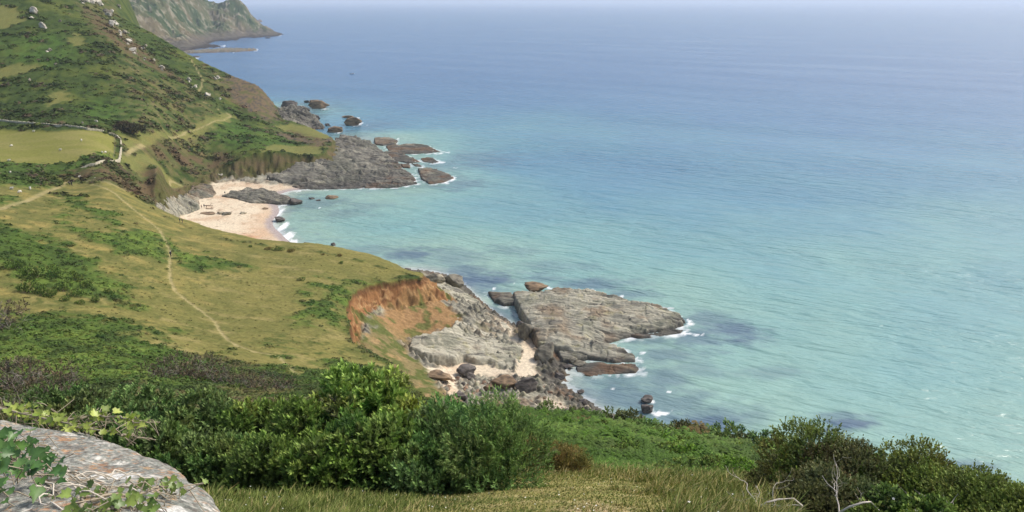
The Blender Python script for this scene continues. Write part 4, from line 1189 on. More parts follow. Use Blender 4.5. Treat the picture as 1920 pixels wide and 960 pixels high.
# thorn scrub at the right edge of the view
def right_scrub():
    specs = [(1525, 12.4, .85, .8, 1.62, G_OLIVE, 'tallest olive green thorn bush at the lower right, crown against the water'),
             (1600, 11.8, .75, .8, 1.25, G_THORN, 'grey green thorn bush full of dead twigs right of the tallest thorn bush'),
             (1690, 11.6, .85, .8, 1.22, G_OLIVE, 'olive thorn bush in the middle of the lower right scrub'),
             (1780, 11.0, .8, .75, 1.0, G_OLIVE, 'olive thorn bush below the white surf at the lower right'),
             (1860, 10.2, .7, .7, .78, G_OLIVE, 'low olive thorn bush near the right edge'),
             (1940, 9.6, .7, .7, .62, G_OLIVE, 'thorn bush cut off by the right edge'),
             (1475, 13.0, .6, .6, .8, G_THORN, 'dull brown thorn bush at the left end of the lower right scrub'),
             (1560, 9.6, .7, .6, .62, G_THORN, 'low dark thorn bush behind the pale dead branches')]
    for i, (px, y, a, b, h, cols, lb) in enumerate(specs):
        bush(place(px, 930, y) - np.array([0, 0, .1]), a, b, h, 700 + i * 5, cols, lb, 'thorn scrub at the lower right', 60, 85, 9, .05, wf=.55, spl=(.08, .2), up=.35)
    e = bush(place(1690, 950, 8.9) - np.array([0, 0, .05]), .75, .5, .42, 760, G_EVER, 'leafy green bramble with a few white flowers under the thorn scrub', 'thorn scrub at the lower right', 18, 70, 7, .055, wf=.7, spl=(.05, .12), up=.4, cat='bramble', nm='bramble')
    r = np.random.default_rng(5); parts = []
    for k in range(16):
        c = np.array([r.uniform(-.6, .6), r.uniform(-.5, .1), r.uniform(.3, .5)])
        for j in range(5):
            a = j * 1.257
            d = np.array([math.cos(a), math.sin(a) * .6 - .3, .5 + math.sin(a) * .5]); d /= np.linalg.norm(d)
            parts.append(leaf_quads(c[None], d[None], np.array([[0, -1, .6]]), np.array([.026]), np.array([.02])))
    v, f = join(parts)
    link('blossom', mesh_np('blossom', v, f, None, None, flat_mat('blossom', (.8, .78, .72), .7)), e)
    for i, (px, y, h, lean, lb) in enumerate([(1495, 9.0, 1.15, -.3, 'pale bare branch leaning left out of the lower right scrub'), (1560, 8.9, 1.05, .3, 'forked pale bare branch in front of the lower right scrub'), (1640, 10.2, 1.15, .5, 'single pale branch poking from the thorn bushes')]):
        r = np.random.default_rng(800 + i)
        v, f = join(limb_paths(r, (0, 0, -.1), norm(np.array([lean, -.25, .9])), h, .021, 3, .3, 3))
        tag(link('dead_branch', mesh_np('dead_branch', v, f, None, None, M_DEAD), None, place(px, 950, y)), lb, 'branch', 'dead branches in the scrub')
right_scrub()
# bleached twigs inside the thicket
for i, (px, y, z0, lb) in enumerate([(800, 17.9, 1.5, 'tangle of bare twigs between the tallest bush and the feathery one'), (770, 18.1, 2.0, 'bare grey twigs near the top right of the tallest bush'), (590, 18.3, 1.1, 'bare twigs in the dark hollow at the left of the tallest bush')]):
    r = np.random.default_rng(850 + i); parts = []
    for k in range(7):
        parts += limb_paths(r, (r.normal(0, .2), r.normal(0, .1), -.6), norm(np.array([r.normal(0, .5), -.35, 1.0])), r.uniform(.9, 1.3), .014, 2, .3, 3)
    v, f = join(parts)
    p = place(px, 850, y); p[2] += z0 - .5
    tag(link('dead_branch', mesh_np('dead_branch', v, f, None, None, flat_mat('old_twig', (.30, .23, .17), .9)), None, p), lb, 'branch', 'dead branches in the thicket')

# ------------------------------------------------------------------ bracken, scrub and grass that nobody could count
def cards(name, P, size, col, ncard, seed, csz=.42, flat=.8, kind='stuff', mat=None, label=None):
    """low clumps made of small faces spread over a dome"""
    r = np.random.default_rng(seed)
    n = len(P)
    d = rand_dirs(r, n * ncard).reshape(n, ncard, 3); d[..., 2] = np.abs(d[..., 2])
    pos = P[:, None] + d * size[:, None, None] * np.array([1, 1, flat]) * r.uniform(.65, 1.05, (n, ncard, 1))
    nn = norm(d * .6 + np.array([0, 0, .7]) + r.normal(0, .35, d.shape))
    t1 = norm(np.cross(nn, r.normal(size=d.shape))); t2 = np.cross(nn, t1)
    s = (size[:, None] * csz * r.uniform(.6, 1.3, (n, ncard)))[..., None]
    v = np.stack([pos + t1 * s, pos - t1 * s * .6 + t2 * s * .8, pos - t1 * s * .6 - t2 * s * .8], 2).reshape(-1, 3)
    c = col[:, None] * (1 + r.normal(0, .16, (n, ncard, 1)))
    c = np.repeat(np.clip(c, .004, .9).reshape(-1, 3), 3, 0)
    f = np.arange(len(v)).reshape(-1, 3)
    o = link(name, mesh_np(name, v, None, f, c, mat or M_SCRUB, smooth=False))
    return tag(o, kind=kind)

def scatter_polar(r, n, az0, az1, r0, r1):
    az = np.radians(r.uniform(az0, az1, n)); rr = np.exp(r.uniform(math.log(r0), math.log(r1), n))
    return rr * np.sin(az), rr * np.cos(az)

def hill_scrub():
    r = np.random.default_rng(31)
    x, y = scatter_polar(r, 46000, -41, -8, 300, 820)
    z, c, zi, t, lump = land(x, y)
    nm = fbm(x / 26, y / 13, 4, 61, .6)
    keep = (lump > .3) & (t <= .0) & (zi == 0) & (r.random(len(x)) < .14 + .86 * sstep(-.05, .22, nm))
    x, y, z, c = x[keep], y[keep], z[keep], c[keep]
    n = len(x)
    sz = r.uniform(.45, 1.4, n) * (1 + 1.1 * sstep(0, .5, nm[keep]))
    col = c * r.uniform(.82, 1.15, (n, 1)) * (1 + r.normal(0, .06, (n, 3)))
    bl = r.random(n) < .10; col[bl] = alb(112, 100, 76) * r.uniform(.7, 1.2, (bl.sum(), 1))
    cards('scrub', np.stack([x, y, z - .2], -1), sz, col, 13, 32, .5, .42)
hill_scrub()

def mid_bracken():
    r = np.random.default_rng(33)
    x, y = scatter_polar(r, 26000, -42, -6, 84, 300)
    z, c, zi, t, lump = land(x, y)
    keep = (lump > .08) & (r.random(len(x)) < sstep(.05, .7, lump)) & (t <= 0.02) & (zi == 0)
    x, y, z, c = x[keep], y[keep], z[keep], c[keep]
    n = len(x)
    rr = np.hypot(x, y)
    sz = r.uniform(.2, .75, n) * (.8 + .5 * sstep(-.1, .4, fbm(x / 5, y / 5, 3, 67)))
    col = c * r.uniform(.9, 1.3, (n, 1)) * (1 + r.normal(0, .07, (n, 3)))
    cards('bracken', np.stack([x, y, z - .08], -1), sz, col, 22, 34, .4, .6)
    # wiry tufts on the dry turf
    x, y = scatter_polar(r, 9000, -42, -6, 100, 300)
    z, c, zi, t, lump = land(x, y)
    nf = fbm(x / 5, y / 5, 3, 66)
    keep = (lump <= .3) & (t <= 0) & (zi == 0) & (r.random(len(x)) < .12 + .88 * sstep(.0, .4, nf) * sstep(-35, -70, x) + .05)
    x, y, z, c = x[keep], y[keep], z[keep], c[keep]
    n = len(x)
    cards('tussock_grass', np.stack([x, y, z - .05], -1), r.uniform(.12, .36, n), mixc(c, alb(108, 108, 56), r.uniform(.2, .9, n)), 12, 35, .5, .7)
mid_bracken()

def fern_slope():
    """bracken fronds on the slope below the turf"""
    r = np.random.default_rng(36)
    x, y = scatter_polar(r, 17000, -5, 21.5, 20, 90)
    z, c, zi, t, lump = land(x, y)
    px = 960 + F * x / (y * CT + (CH - z) * ST)
    lim = np.interp(px, [850, 960, 1050, 1150, 1300, 1420, 1480], [30, 27, 24, 22.5, 24, 27, 34])
    keep = (t <= .06) & (y > lim) & (px > 850) & (px < 1500)
    x, y, z = x[keep], y[keep], z[keep]
    n = len(x)
    big = fbm(x / 5, y / 5, 3, 71)
    wl, wv = worley(x / 2.4 + big * .6, y / 3.0, 73)
    V, T, Cc = [], [], []
    nf, npn = 5, 5
    hh = r.uniform(.34, .62, n) * (.6 + .4 * sstep(0, 6, y - lim[keep])) * (1 + .35 * big) * (1 + .6 * sstep(30, 60, y))
    base = np.stack([x, y, z - .2 + sstep(0, 9, y - lim[keep]) * (.8 * np.maximum(big + .1, 0) + 1.2 * np.clip(.85 - wl, 0, 1))], -1)
    yell = sstep(-.1, .45, fbm(x / 6, y / 6, 3, 72))[:, None]
    colp = (G_FERN[0] * (1 - yell) + alb(116, 142, 62) * yell) * r.uniform(.7, 1.2, (n, 1)) * (.7 + .55 * wv[:, None])
    brn = (wv > .95); colp[brn] = alb(128, 112, 62) * r.uniform(.7, 1.1, (brn.sum(), 1))
    for k in range(nf):
        a = r.uniform(0, 6.28, n)
        out = np.stack([np.cos(a), np.sin(a), np.zeros(n)], -1); side = np.stack([-np.sin(a), np.cos(a), np.zeros(n)], -1)
        for j in range(npn):
            s = (j + .6) / npn
            p = base + out * (hh * s * .85)[:, None] + np.array([0, 0, 1.0]) * (hh * (1.25 * s - .75 * s * s))[:, None]
            w = hh * .42 * (1.15 - s) * (.6 + .8 * min(1, 3 * s))
            for sg in (-1, 1):
                q = p + side * (sg * w)[:, None] + out * (w * .35)[:, None] - np.array([0, 0, .25]) * w[:, None]
                q2 = p + out * (hh * .2)[:, None]
                V.append(np.stack([p, q, q2], 1)); Cc.append(np.repeat((colp * r.uniform(.85, 1.15, (n, 1)))[:, None], 3, 1))
    v = np.concatenate(V).reshape(-1, 3); c = np.concatenate(Cc).reshape(-1, 3)
    f = np.arange(len(v)).reshape(-1, 3)
    tag(link('bracken', mesh_np('bracken', v, None, f, c, M_LEAF, smooth=False)), kind='stuff')
fern_slope()

def near_grass():
    r = np.random.default_rng(41)
    n = 90000
    x, y = scatter_polar(r, n, -25, 23, 6.5, 26)
    z = height(x, y)
    px = 960 + F * x / (y * CT + (CH - z) * ST)
    tall = fbm(x / 1.3, y / 1.3, 3, 81)
    lim = np.interp(px, [380, 560, 850, 960, 1100, 1300, 1450, 1520], [24, 18, 16, 28, 26, 25, 27, 14])
    keep = (y < lim) & (px > 380) & (px < 1560)
    x, y, z, px, tall = (q[keep] for q in (x, y, z, px, tall))
    n = len(x)
    right = sstep(1210, 1330, px + 160 * tall)
    edge = sstep(880, 700, px + 60 * tall)
    short = (1 - right) * (1 - edge)
    H = r.uniform(.02, .065, n) * short + (r.uniform(.08, .32, n) * (1 + 1.1 * tall)) * right + r.uniform(.06, .2, n) * (1 + 1.5 * np.maximum(tall, 0)) * edge
    lm = sstep(16, 24, y); H = H * (1 - lm) + r.uniform(.12, .36, n) * lm
    H = np.maximum(H, .02)
    a = r.uniform(0, 6.28, n); lean = r.uniform(.15, .75, n)
    out = np.stack([np.cos(a) * lean + .12, np.sin(a) * lean, np.ones(n)], -1)
    b = np.stack([x, y, z - .02], -1)
    sd = norm(np.stack([-np.sin(a + 1), np.cos(a + 1), np.zeros(n)], -1)) * r.uniform(.004, .009, (n, 1)) * (1 + y / 14)[:, None]
    m = b + out * (H * .55)[:, None]; tp = b + out * H[:, None] + np.stack([np.cos(a), np.sin(a), -np.ones(n) * .5], -1) * (H * lean * .5)[:, None]
    v = np.stack([b - sd, b + sd, m + sd * .8, m - sd * .8, tp], 1).reshape(-1, 3)
    i = np.arange(n)[:, None] * 5
    dryc = mixc(np.tile(alb(184, 172, 108), (n, 1)), alb(204, 190, 132), r.random(n))
    grn = mixc(np.tile(alb(104, 122, 56), (n, 1)), alb(140, 150, 76), r.random(n))
    pd = np.clip(.5 * short + .30 * right + .12 * edge + .35 * fbm(x / 2, y / 2, 3, 83) - lm * .1, .05, .85)
    c = np.where((r.random(n) < pd)[:, None], dryc, grn) * r.uniform(.75, 1.15, (n, 1))
    o = link('grass', mesh_np('grass', v, i + np.array([0, 1, 2, 3]), i + np.array([3, 2, 4]), np.repeat(c, 5, 0), M_LEAF, smooth=False))
    tag(o, kind='stuff')
    # tiny daisies and umbels in the grass
    sel = r.choice(n, 260, replace=False)
    P = b[sel] + np.array([0, 0, 1.0]) * (H[sel] * r.uniform(.7, 1.1, 260))[:, None]
    parts = []
    for p in P:
        s = r.uniform(.008, .018)
        for j in range(4):
            an = j * 1.571
            d = np.array([math.cos(an), math.sin(an), .25]); parts.append(leaf_quads(p[None], norm(d)[None], np.array([[0, 0, 1.0]]), np.array([s]), np.array([s * .8])))
    v, f = join(parts)
    tag(link('wildflowers', mesh_np('wildflowers', v, f, None, None, flat_mat('petal', (.75, .74, .66), .7), smooth=False)), kind='stuff')
near_grass()
# ------------------------------------------------------------------ pale outcrops on the big hill
VR = {}
for kind, cols in {'white': (alb(216, 208, 190), alb(150, 144, 132)), 'brown': (alb(160, 132, 108), alb(106, 88, 76)), 'grey': (alb(158, 150, 132), alb(104, 98, 90)), 'dark': (alb(110, 102, 97), alb(74, 70, 68)), 'pale': (alb(206, 194, 168), alb(146, 136, 118))}.items():
    VR[kind] = []
    for i in range(5):
        v, f, c = boulder_mesh(1000 + i * 3 + len(kind), 3, 11, 1, *cols, rough=.16)
        VR[kind].append(mesh_np('rock', v, None, f, c, M_ROCK, smooth=False))
def stone(p, w, h, kind, i, label, group, cat='rock', nm='rock', d=.8):
    o = link(nm, VR[kind][i % 5], None, p)
    o.rotation_euler = ((i * .73) % .5 - .25, (i * .41) % .4 - .2, (i * 2.4) % 6.28)
    o.scale = (w / 2, w / 2 * d, h / 2)
    return tag(o, label, cat, group)

OUT = [(62,24,16,11,5,'pale crag high on the left of the big hill'),(79,52,15,9,3,'white boulder group under the highest left crag of the big hill'),(93,97,10,7,2,'two white rocks half way up the left of the big hill'),(157,4,16,8,4,'pale rocks at the top frame edge on the crest of the big hill'),
 (183,9,22,10,6,'crest outcrop of pale rock running down the ridge of the big hill'),(202,30,18,12,6,'cluster of white crags on the ridge below the crest outcrop'),(209,48,16,11,5,'second cluster of white crags down the ridge'),(233,64,15,11,6,'third cluster of white crags, where the far headland meets the ridge'),
 (242,80,12,10,5,'fourth cluster of pale rocks down the ridge'),(250,98,16,9,5,'broad grey outcrop in the middle of the ridge'),(268,93,12,12,4,'jagged pale outcrop right of the broad grey one'),(272,112,9,6,3,'pale rocks under the jagged outcrop'),(303,129,12,8,4,'lonely rock pair on the seaward flank of the ridge'),
 (289,114,7,6,2,'small rock on the seaward flank above the rock pair'),(354,152,11,11,3,'crag beside the zigzag footpath'),(366,164,10,8,3,'rocks at the lower bend of the zigzag footpath'),(404,150,12,7,3,'pale scree rocks on the sea slope of the hill'),(390,182,14,4,4,'line of rocks below the zigzag footpath'),
 (412,187,8,4,2,'white rocks near the grassy shelf path'),(60,36,8,6,2,'small rock beneath the highest left crag'),(56,153,6,4,1,'single rock low on the left of the big hill'),(181,230,8,4,2,'white stones just above the field wall'),(154,232,4,4,1,'one white stone just above the field wall'),(222,14,10,8,3,'pale rocks on the crest behind the ridge'),(105,122,5,3,1,'single pale rock on the left middle of the big hill'),(112,42,5,4,1,'single grey rock left of the ridge'),(415,330,9,5,2,'pale slab above the back of the beach'),(600,322,10,4,3,'white rocks at the foot of the grassy cliff'),(508,335,10,5,3,'pale rocks below the brown cliff')]
def outcrops():
    r = np.random.default_rng(51)
    n = 0
    pts = []
    for (px, py, w, h, k, lb) in OUT:
        for j in range(k):
            pts.append((px + (0 if j == 0 else r.uniform(-.55, .55) * w), py + (0 if j == 0 else r.uniform(-.5, .5) * h), w, h, k, j, lb))
    H = hit([p[0] for p in pts], [p[1] for p in pts])
    for p3, (px, py, w, h, k, j, lb) in zip(H, pts):
        dist = np.linalg.norm(p3 - np.array([0, 0, CH]))
        s = (w / F * dist) * (1.0 if k == 1 else (.62 if j == 0 else r.uniform(.22, .48)))
        s *= 1.3; stone(p3 + np.array([0, 0, s * .22]), s, s * r.uniform(.75, 1.1), 'white' if r.random() < .6 else 'grey', n, lb if j == 0 else 'small pale rock next to the ' + ' '.join(lb.split()[:10]), 'pale outcrops on the big hill')
        n += 1
outcrops()

# ------------------------------------------------------------------ stones of the near cove
def cove_stones():
    r = np.random.default_rng(52)
    poly = np.array([at_z(a, b, 2.2)[:2] for a, b in [(822,735),(860,716),(905,712),(960,706),(1000,700),(1050,712),(1105,745),(1168,780),(1180,815),(1060,815),(960,805),(880,785),(832,765)]])
    x = r.uniform(poly[:, 0].min(), poly[:, 0].max(), 9000); y = r.uniform(poly[:, 1].min(), poly[:, 1].max(), 9000)
    m = inside(poly, x, y) & (fbm(x / 6, y / 6, 3, 53) > -.22); x, y = x[m], y[m]
    z = height(x, y)
    m = z > -.6; x, y, z = x[m], y[m], z[m]
    LB = {'brown': 'brown stone lying on the sand of the stony cove', 'grey': 'grey stone lying on the sand of the stony cove', 'dark': 'blackish stone lying in the wash of the stony cove', 'pale': 'cream stone lying on the sand of the stony cove'}
    for i in range(295):
        k = 'dark' if z[i] < .5 else r.choice(['brown', 'grey', 'pale', 'dark'], p=[.4, .25, .25, .1])
        s = .5 + 1.7 * r.random() ** 2.4
        stone((x[i], y[i], z[i] + s * .12), s * 1.2, s * r.uniform(.5, .8), k, i, LB[k], 'stones of the near cove', 'stone', 'stone')
    # shingle too fine to count
    n = min(len(x) - 295, 4200)
    sel = slice(295, 295 + n)
    t = norm(np.array([(1, 1, 1), (1, -1, -1), (-1, 1, -1), (-1, -1, 1), (0, 0, 1.2)], float))
    base = np.array([(1,0,0),(-.5,.8,0),(-.5,-.8,0),(.2,.1,.7)], float)
    P = np.stack([x[sel], y[sel], z[sel]], -1)
    s = r.uniform(.14, .34, n)
    a = r.uniform(0, 6.28, n); ca, sa = np.cos(a), np.sin(a)
    pr = np.array([(1,.2,0),(.3,.9,0),(-.8,.5,0),(-.6,-.7,0),(.5,-.8,0),(.5,.1,.55),(-.2,.35,.65),(-.1,-.4,.6)], float)
    pf = np.array([(0,1,5),(1,6,5),(1,2,6),(2,3,7),(2,7,6),(3,4,7),(4,0,5),(4,5,7),(5,6,7)])
    loc = pr[None] * s[:, None, None] * r.uniform(.75, 1.25, (n, 8, 1))
    v = np.stack([loc[..., 0] * ca[:, None] - loc[..., 1] * sa[:, None], loc[..., 0] * sa[:, None] + loc[..., 1] * ca[:, None], loc[..., 2]], -1) + P[:, None]
    f = (np.arange(n)[:, None, None] * 8 + pf[None]).reshape(-1, 3)
    pal = np.array([alb(190, 170, 146), alb(160, 132, 110), alb(132, 122, 110), alb(214, 202, 180), alb(108, 98, 92)])
    c = pal[r.integers(0, 5, n)] * r.uniform(.8, 1.15, (n, 1))
    tag(link('shingle', mesh_np('shingle', v.reshape(-1, 3), None, f, np.repeat(c, 8, 0), M_ROCK, smooth=False)), kind='stuff')
cove_stones()

# ------------------------------------------------------------------ bushes one can tell apart on the headland
def land_bushes():
    L1 = [(55,548,30),(82,552,24),(98,556,20),(120,545,28),(142,556,20),(162,540,22),(180,566,18),(122,564,14),(150,570,13),(62,522,34),(102,520,30),(138,526,24),(30,505,26),(205,552,16)]
    H = hit([p[0] for p in L1], [p[1] for p in L1])
    for i, (p, (px, py, w)) in enumerate(zip(H, L1)):
        s = w / F * np.linalg.norm(p - [0, 0, CH]) * .5
        small_bush(V_GREEN, i, p - np.array([0, 0, .2]), s, s * .9, s * 1.0, 'rounded green gorse bush in the clump low on the left pasture', 'rounded gorse bushes on the left pasture')
    L2 = [(565,526,13,'single dark gorse bush on the open turf left of the clay scarp'),(637,480,9,'small round gorse bush near the seaward brow, upper of two'),(640,494,10,'small round gorse bush near the seaward brow, lower of two'),(503,468,11,'leftmost bush in the little row on the brow above the beach'),(521,470,15,'middle bush in the little row on the brow above the beach'),(545,472,13,'rightmost bush in the little row on the brow above the beach'),(470,463,8,'tiny bush by itself on the brow above the beach'),(605,478,6,'tiniest bush near the seaward brow'),(312,505,6,'small tuft bush just left of the walkers path')]
    H = hit([p[0] for p in L2], [p[1] for p in L2])
    for i, (p, (px, py, w, lb)) in enumerate(zip(H, L2)):
        s = w / F * np.linalg.norm(p - [0, 0, CH]) * .5
        small_bush(V_GORSE if i % 2 else V_GREEN, i, p - np.array([0, 0, .1]), s * 1.1, s, s * .8, lb, 'gorse bushes dotted on the headland turf')
    L3 = [(305,712,42),(340,706,46),(378,712,48),(416,718,46),(452,728,30),(488,730,38),(530,734,38),(15,735,64),(62,722,54),(105,742,46),(135,720,34),(0,615,50),(40,765,50)]
    H = hit([p[0] for p in L3], [p[1] for p in L3])
    for i, (p, (px, py, w)) in enumerate(zip(H, L3)):
        s = w / F * np.linalg.norm(p - [0, 0, CH]) * .72
        e = small_bush(V_DEADG, i, p - np.array([0, 0, .2]), s * 1.15, s, s * .95, 'grey brown half dead gorse bush ' + ('above the middle of the left thicket' if px > 250 else 'at the left edge of the bracken'), 'half dead gorse bushes behind the thicket')
        o = link('twig', DEADTW[i % 2], e); o.scale = (s * 1.1, s, s)
    p = hit([245], [252])[0]
    e = empty('windswept_tree', p, 'dark wind-bent thorn tree lying along the slope above the field wall corner', 'tree')
    me, _, _ = crown_mesh('crown', 990, 9.2, 4.0, 5.6, 46, 46, 8, .7, (alb(74, 70, 56), alb(92, 88, 66), alb(110, 108, 80)), lobe_r=(.2, .32), spl=(.5, 1.1), shear=(-.5, 0), mat=M_SCRUB)
    link('crown', me, e)
    link('trunk', stems_mesh('trunk', 991, 6, 3, 4.0, 6, .16, 1), e)
    L4 = [(214,331,12),(228,333,16),(250,338,14),(205,322,8),(180,327,10),(285,315,12),(345,320,14),(300,306,10)]
    H = hit([q[0] for q in L4], [q[1] for q in L4])
    for i, (p, (px, py, w)) in enumerate(zip(H, L4)):
        s = w / F * np.linalg.norm(p - [0, 0, CH]) * .5
        small_bush(V_HEDGE, i, p - np.array([0, 0, .3]), s * 1.3, s, s * .8, 'dark scrub bush in the gully between field and beach', 'dark bushes in the stream gully')
V_DEADG = small_variants('foliage', 560, (alb(96, 90, 70), alb(120, 108, 86), alb(130, 120, 96)), leaf=.11, n_lobes=12, sprigs=16)
DEADTW = [stems_mesh('twig', 570 + i, 1.2, 1.1, 1.25, 9, .02, 2, flat_mat('grey_twig', (.30, .26, .225), .9)) for i in range(2)]
land_bushes()

# ------------------------------------------------------------------ field wall and fence
def resample(W, step):
    d = np.concatenate([[0], np.cumsum(np.linalg.norm(np.diff(W[:, :2], axis=0), axis=1))])
    k = np.arange(0, d[-1], step)
    return np.stack([np.interp(k, d, W[:, i]) for i in range(2)], -1)
def field_wall():
    W = hit(*zip(*[(-90,218),(0,228),(55,234),(110,239),(165,245),(205,252),(220,258),(227,266),(228,280),(226,293),(224,303),(205,307),(180,312),(148,318)]))
    q = resample(W, .42)
    n = len(q)
    t = norm(np.gradient(q, axis=0)); s = np.stack([-t[:, 1], t[:, 0]], -1)
    z = height(q[:, 0], q[:, 1])
    r = np.random.default_rng(61)
    hh = 1.4 + .18 * fbm(np.arange(n) / 9, np.zeros(n), 3, 62) + r.uniform(-.10, .12, n)
    hh[-12:] *= np.linspace(1, .3, 12)
    prof = [(-.36, -.3), (-.33, .5), (-.24, 1.0), (.24, 1.0), (.33, .5), (.36, -.3)]
    V = np.stack([np.stack([q[:, 0] + s[:, 0] * (a + r.uniform(-.05, .05, n)), q[:, 1] + s[:, 1] * (a + r.uniform(-.05, .05, n)), z + b * hh], -1) for a, b in prof], 1)
    c = np.tile(alb(214, 204, 178), (n * 6, 1)) * r.uniform(.7, 1.2, (n * 6, 1))
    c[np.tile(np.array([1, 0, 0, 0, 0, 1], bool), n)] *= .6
    ctr = np.array([q[n // 2, 0], q[n // 2, 1], z[n // 2]])
    f = grid_faces(n, 6)
    o = link('stone_wall', mesh_np('stone_wall', V.reshape(-1, 3) - ctr, f, None, c, M_ROCK, smooth=False), None, ctr)
    tag(o, 'long grey dry stone wall curving round the sheep field below the big hill', 'stone wall')
    W = hit(*zip(*[(215,256),(216,270),(215,285),(213,300)]))
    q = resample(W, 4.2); z = height(q[:, 0], q[:, 1])
    e = empty('fence', (q[0, 0], q[0, 1], z[0]), 'post and wire fence inside the right end of the sheep field', 'fence')
    bx = MBOX
    for (a, b), zz in zip(q, z):
        o = link('post', bx, e, (a - q[0, 0], b - q[0, 1], zz - z[0]))
        o.scale = (.14, .14, 1.25)
    L = np.stack([q[:, 0] - q[0, 0], q[:, 1] - q[0, 1], z - z[0] + 1.1], -1)
    v, f = join([tube(L, .02, 4), tube(L - np.array([0, 0, .45]), .02, 4)])
    link('wire', mesh_np('wire', v, f, None, None, M_TWIG), e)
def post_mesh():
    bm = bmesh.new()
    bmesh.ops.create_cone(bm, segments=8, radius1=.5, radius2=.42, depth=1.2, cap_ends=True)
    for v in bm.verts: v.co.z += .4
    me = bpy.data.meshes.new('post'); bm.to_mesh(me); bm.free()
    me.materials.append(flat_mat('grey_timber', (.33, .30, .25), .9))
    return me
MBOX = post_mesh()
field_wall()

# ------------------------------------------------------------------ animals, people, boat
def skin_mesh(name, pts, edges, radii, mats=None, sub=1, root=0):
    me = bpy.data.meshes.new(name)
    me.from_pydata([tuple(p) for p in pts], edges, [])
    o = bpy.data.objects.new(name, me); COL.objects.link(o)
    m = o.modifiers.new('skin', 'SKIN'); m.use_smooth_shade = True
    for i, rr in enumerate(radii):
        sv = me.skin_vertices[0].data[i]
        sv.radius = rr if isinstance(rr, tuple) else (rr, rr)
        sv.use_root = i == root
    s = o.modifiers.new('sub', 'SUBSURF'); s.levels = sub; s.render_levels = sub
    dg = bpy.context.evaluated_depsgraph_get(); dg.update()
    out = bpy.data.meshes.new_from_object(o.evaluated_get(dg))
    out.name = name
    bpy.data.objects.remove(o)
    for mm in (mats or []):
        out.materials.append(mm)
    return out

M_WOOL = flat_mat('wool', (.72, .68, .58), .95, .12, 8)
M_FACE = flat_mat('sheep_face', (.55, .50, .42), .9, .2, 8)
def sheep_mesh(graze):
    pts = [(0,0,.62),(.35,0,.64),(-.38,0,.62),(.58,0,.78 if not graze else .5),(.78,0,.82 if not graze else .22),
           (.30,.13,.38),(.30,.13,.02),(.30,-.13,.38),(.30,-.13,.02),(-.34,.13,.40),(-.37,.13,.02),(-.34,-.13,.40),(-.37,-.13,.02),(-.55,0,.55)]
    ed = [(0,1),(0,2),(1,3),(3,4),(1,5),(5,6),(1,7),(7,8),(2,9),(9,10),(2,11),(11,12),(2,13)]
    rd = [.27,.25,.26,.13,.085,.08,.045,.08,.045,.09,.05,.09,.05,.06]
    me = skin_mesh('body', pts, ed, rd, [M_WOOL, M_FACE])
    for p in me.polygons:
        c = p.center
        if c.x > .66 or c.z < .22:
            p.material_index = 1
    return me
SHM = [sheep_mesh(True), sheep_mesh(False)]
SHEEP = [(63,248,'sheep at the top edge of the walled field'),(153,265,'sheep in the middle of the walled field'),(22,275,'leftmost sheep in the middle of the walled field'),(113,283,'sheep grazing in the lower half of the walled field'),(192,288,'left one of two sheep standing together by the fence'),(198,287.5,'right one of two sheep standing together by the fence'),(17,303,'sheep close to the bottom left of the walled field'),(20,326,'sheep on the pasture under the walled field, far left'),(38,362,'sheep on the rough pasture above the pale track'),(22,356,'sheep uphill of the one above the pale track'),(57,356,'sheep beside dark scrub above the pale track'),(150,334,'white sheep standing by the path junction at the gully'),(178,336,'small white lamb on the path bank near the junction')]
H = hit([s[0] for s in SHEEP], [s[1] for s in SHEEP])
for i, (p, s) in enumerate(zip(H, SHEEP)):
    o = link('sheep', SHM[0 if i % 3 else 1], None, p)
    o.rotation_euler = (0, 0, (i * 2.1) % 6.28); k = 1.15 if 'lamb' not in s[2] else .7
    o.scale = (k, k, k)
    tag(o, s[2], 'sheep', 'white sheep on the pasture')

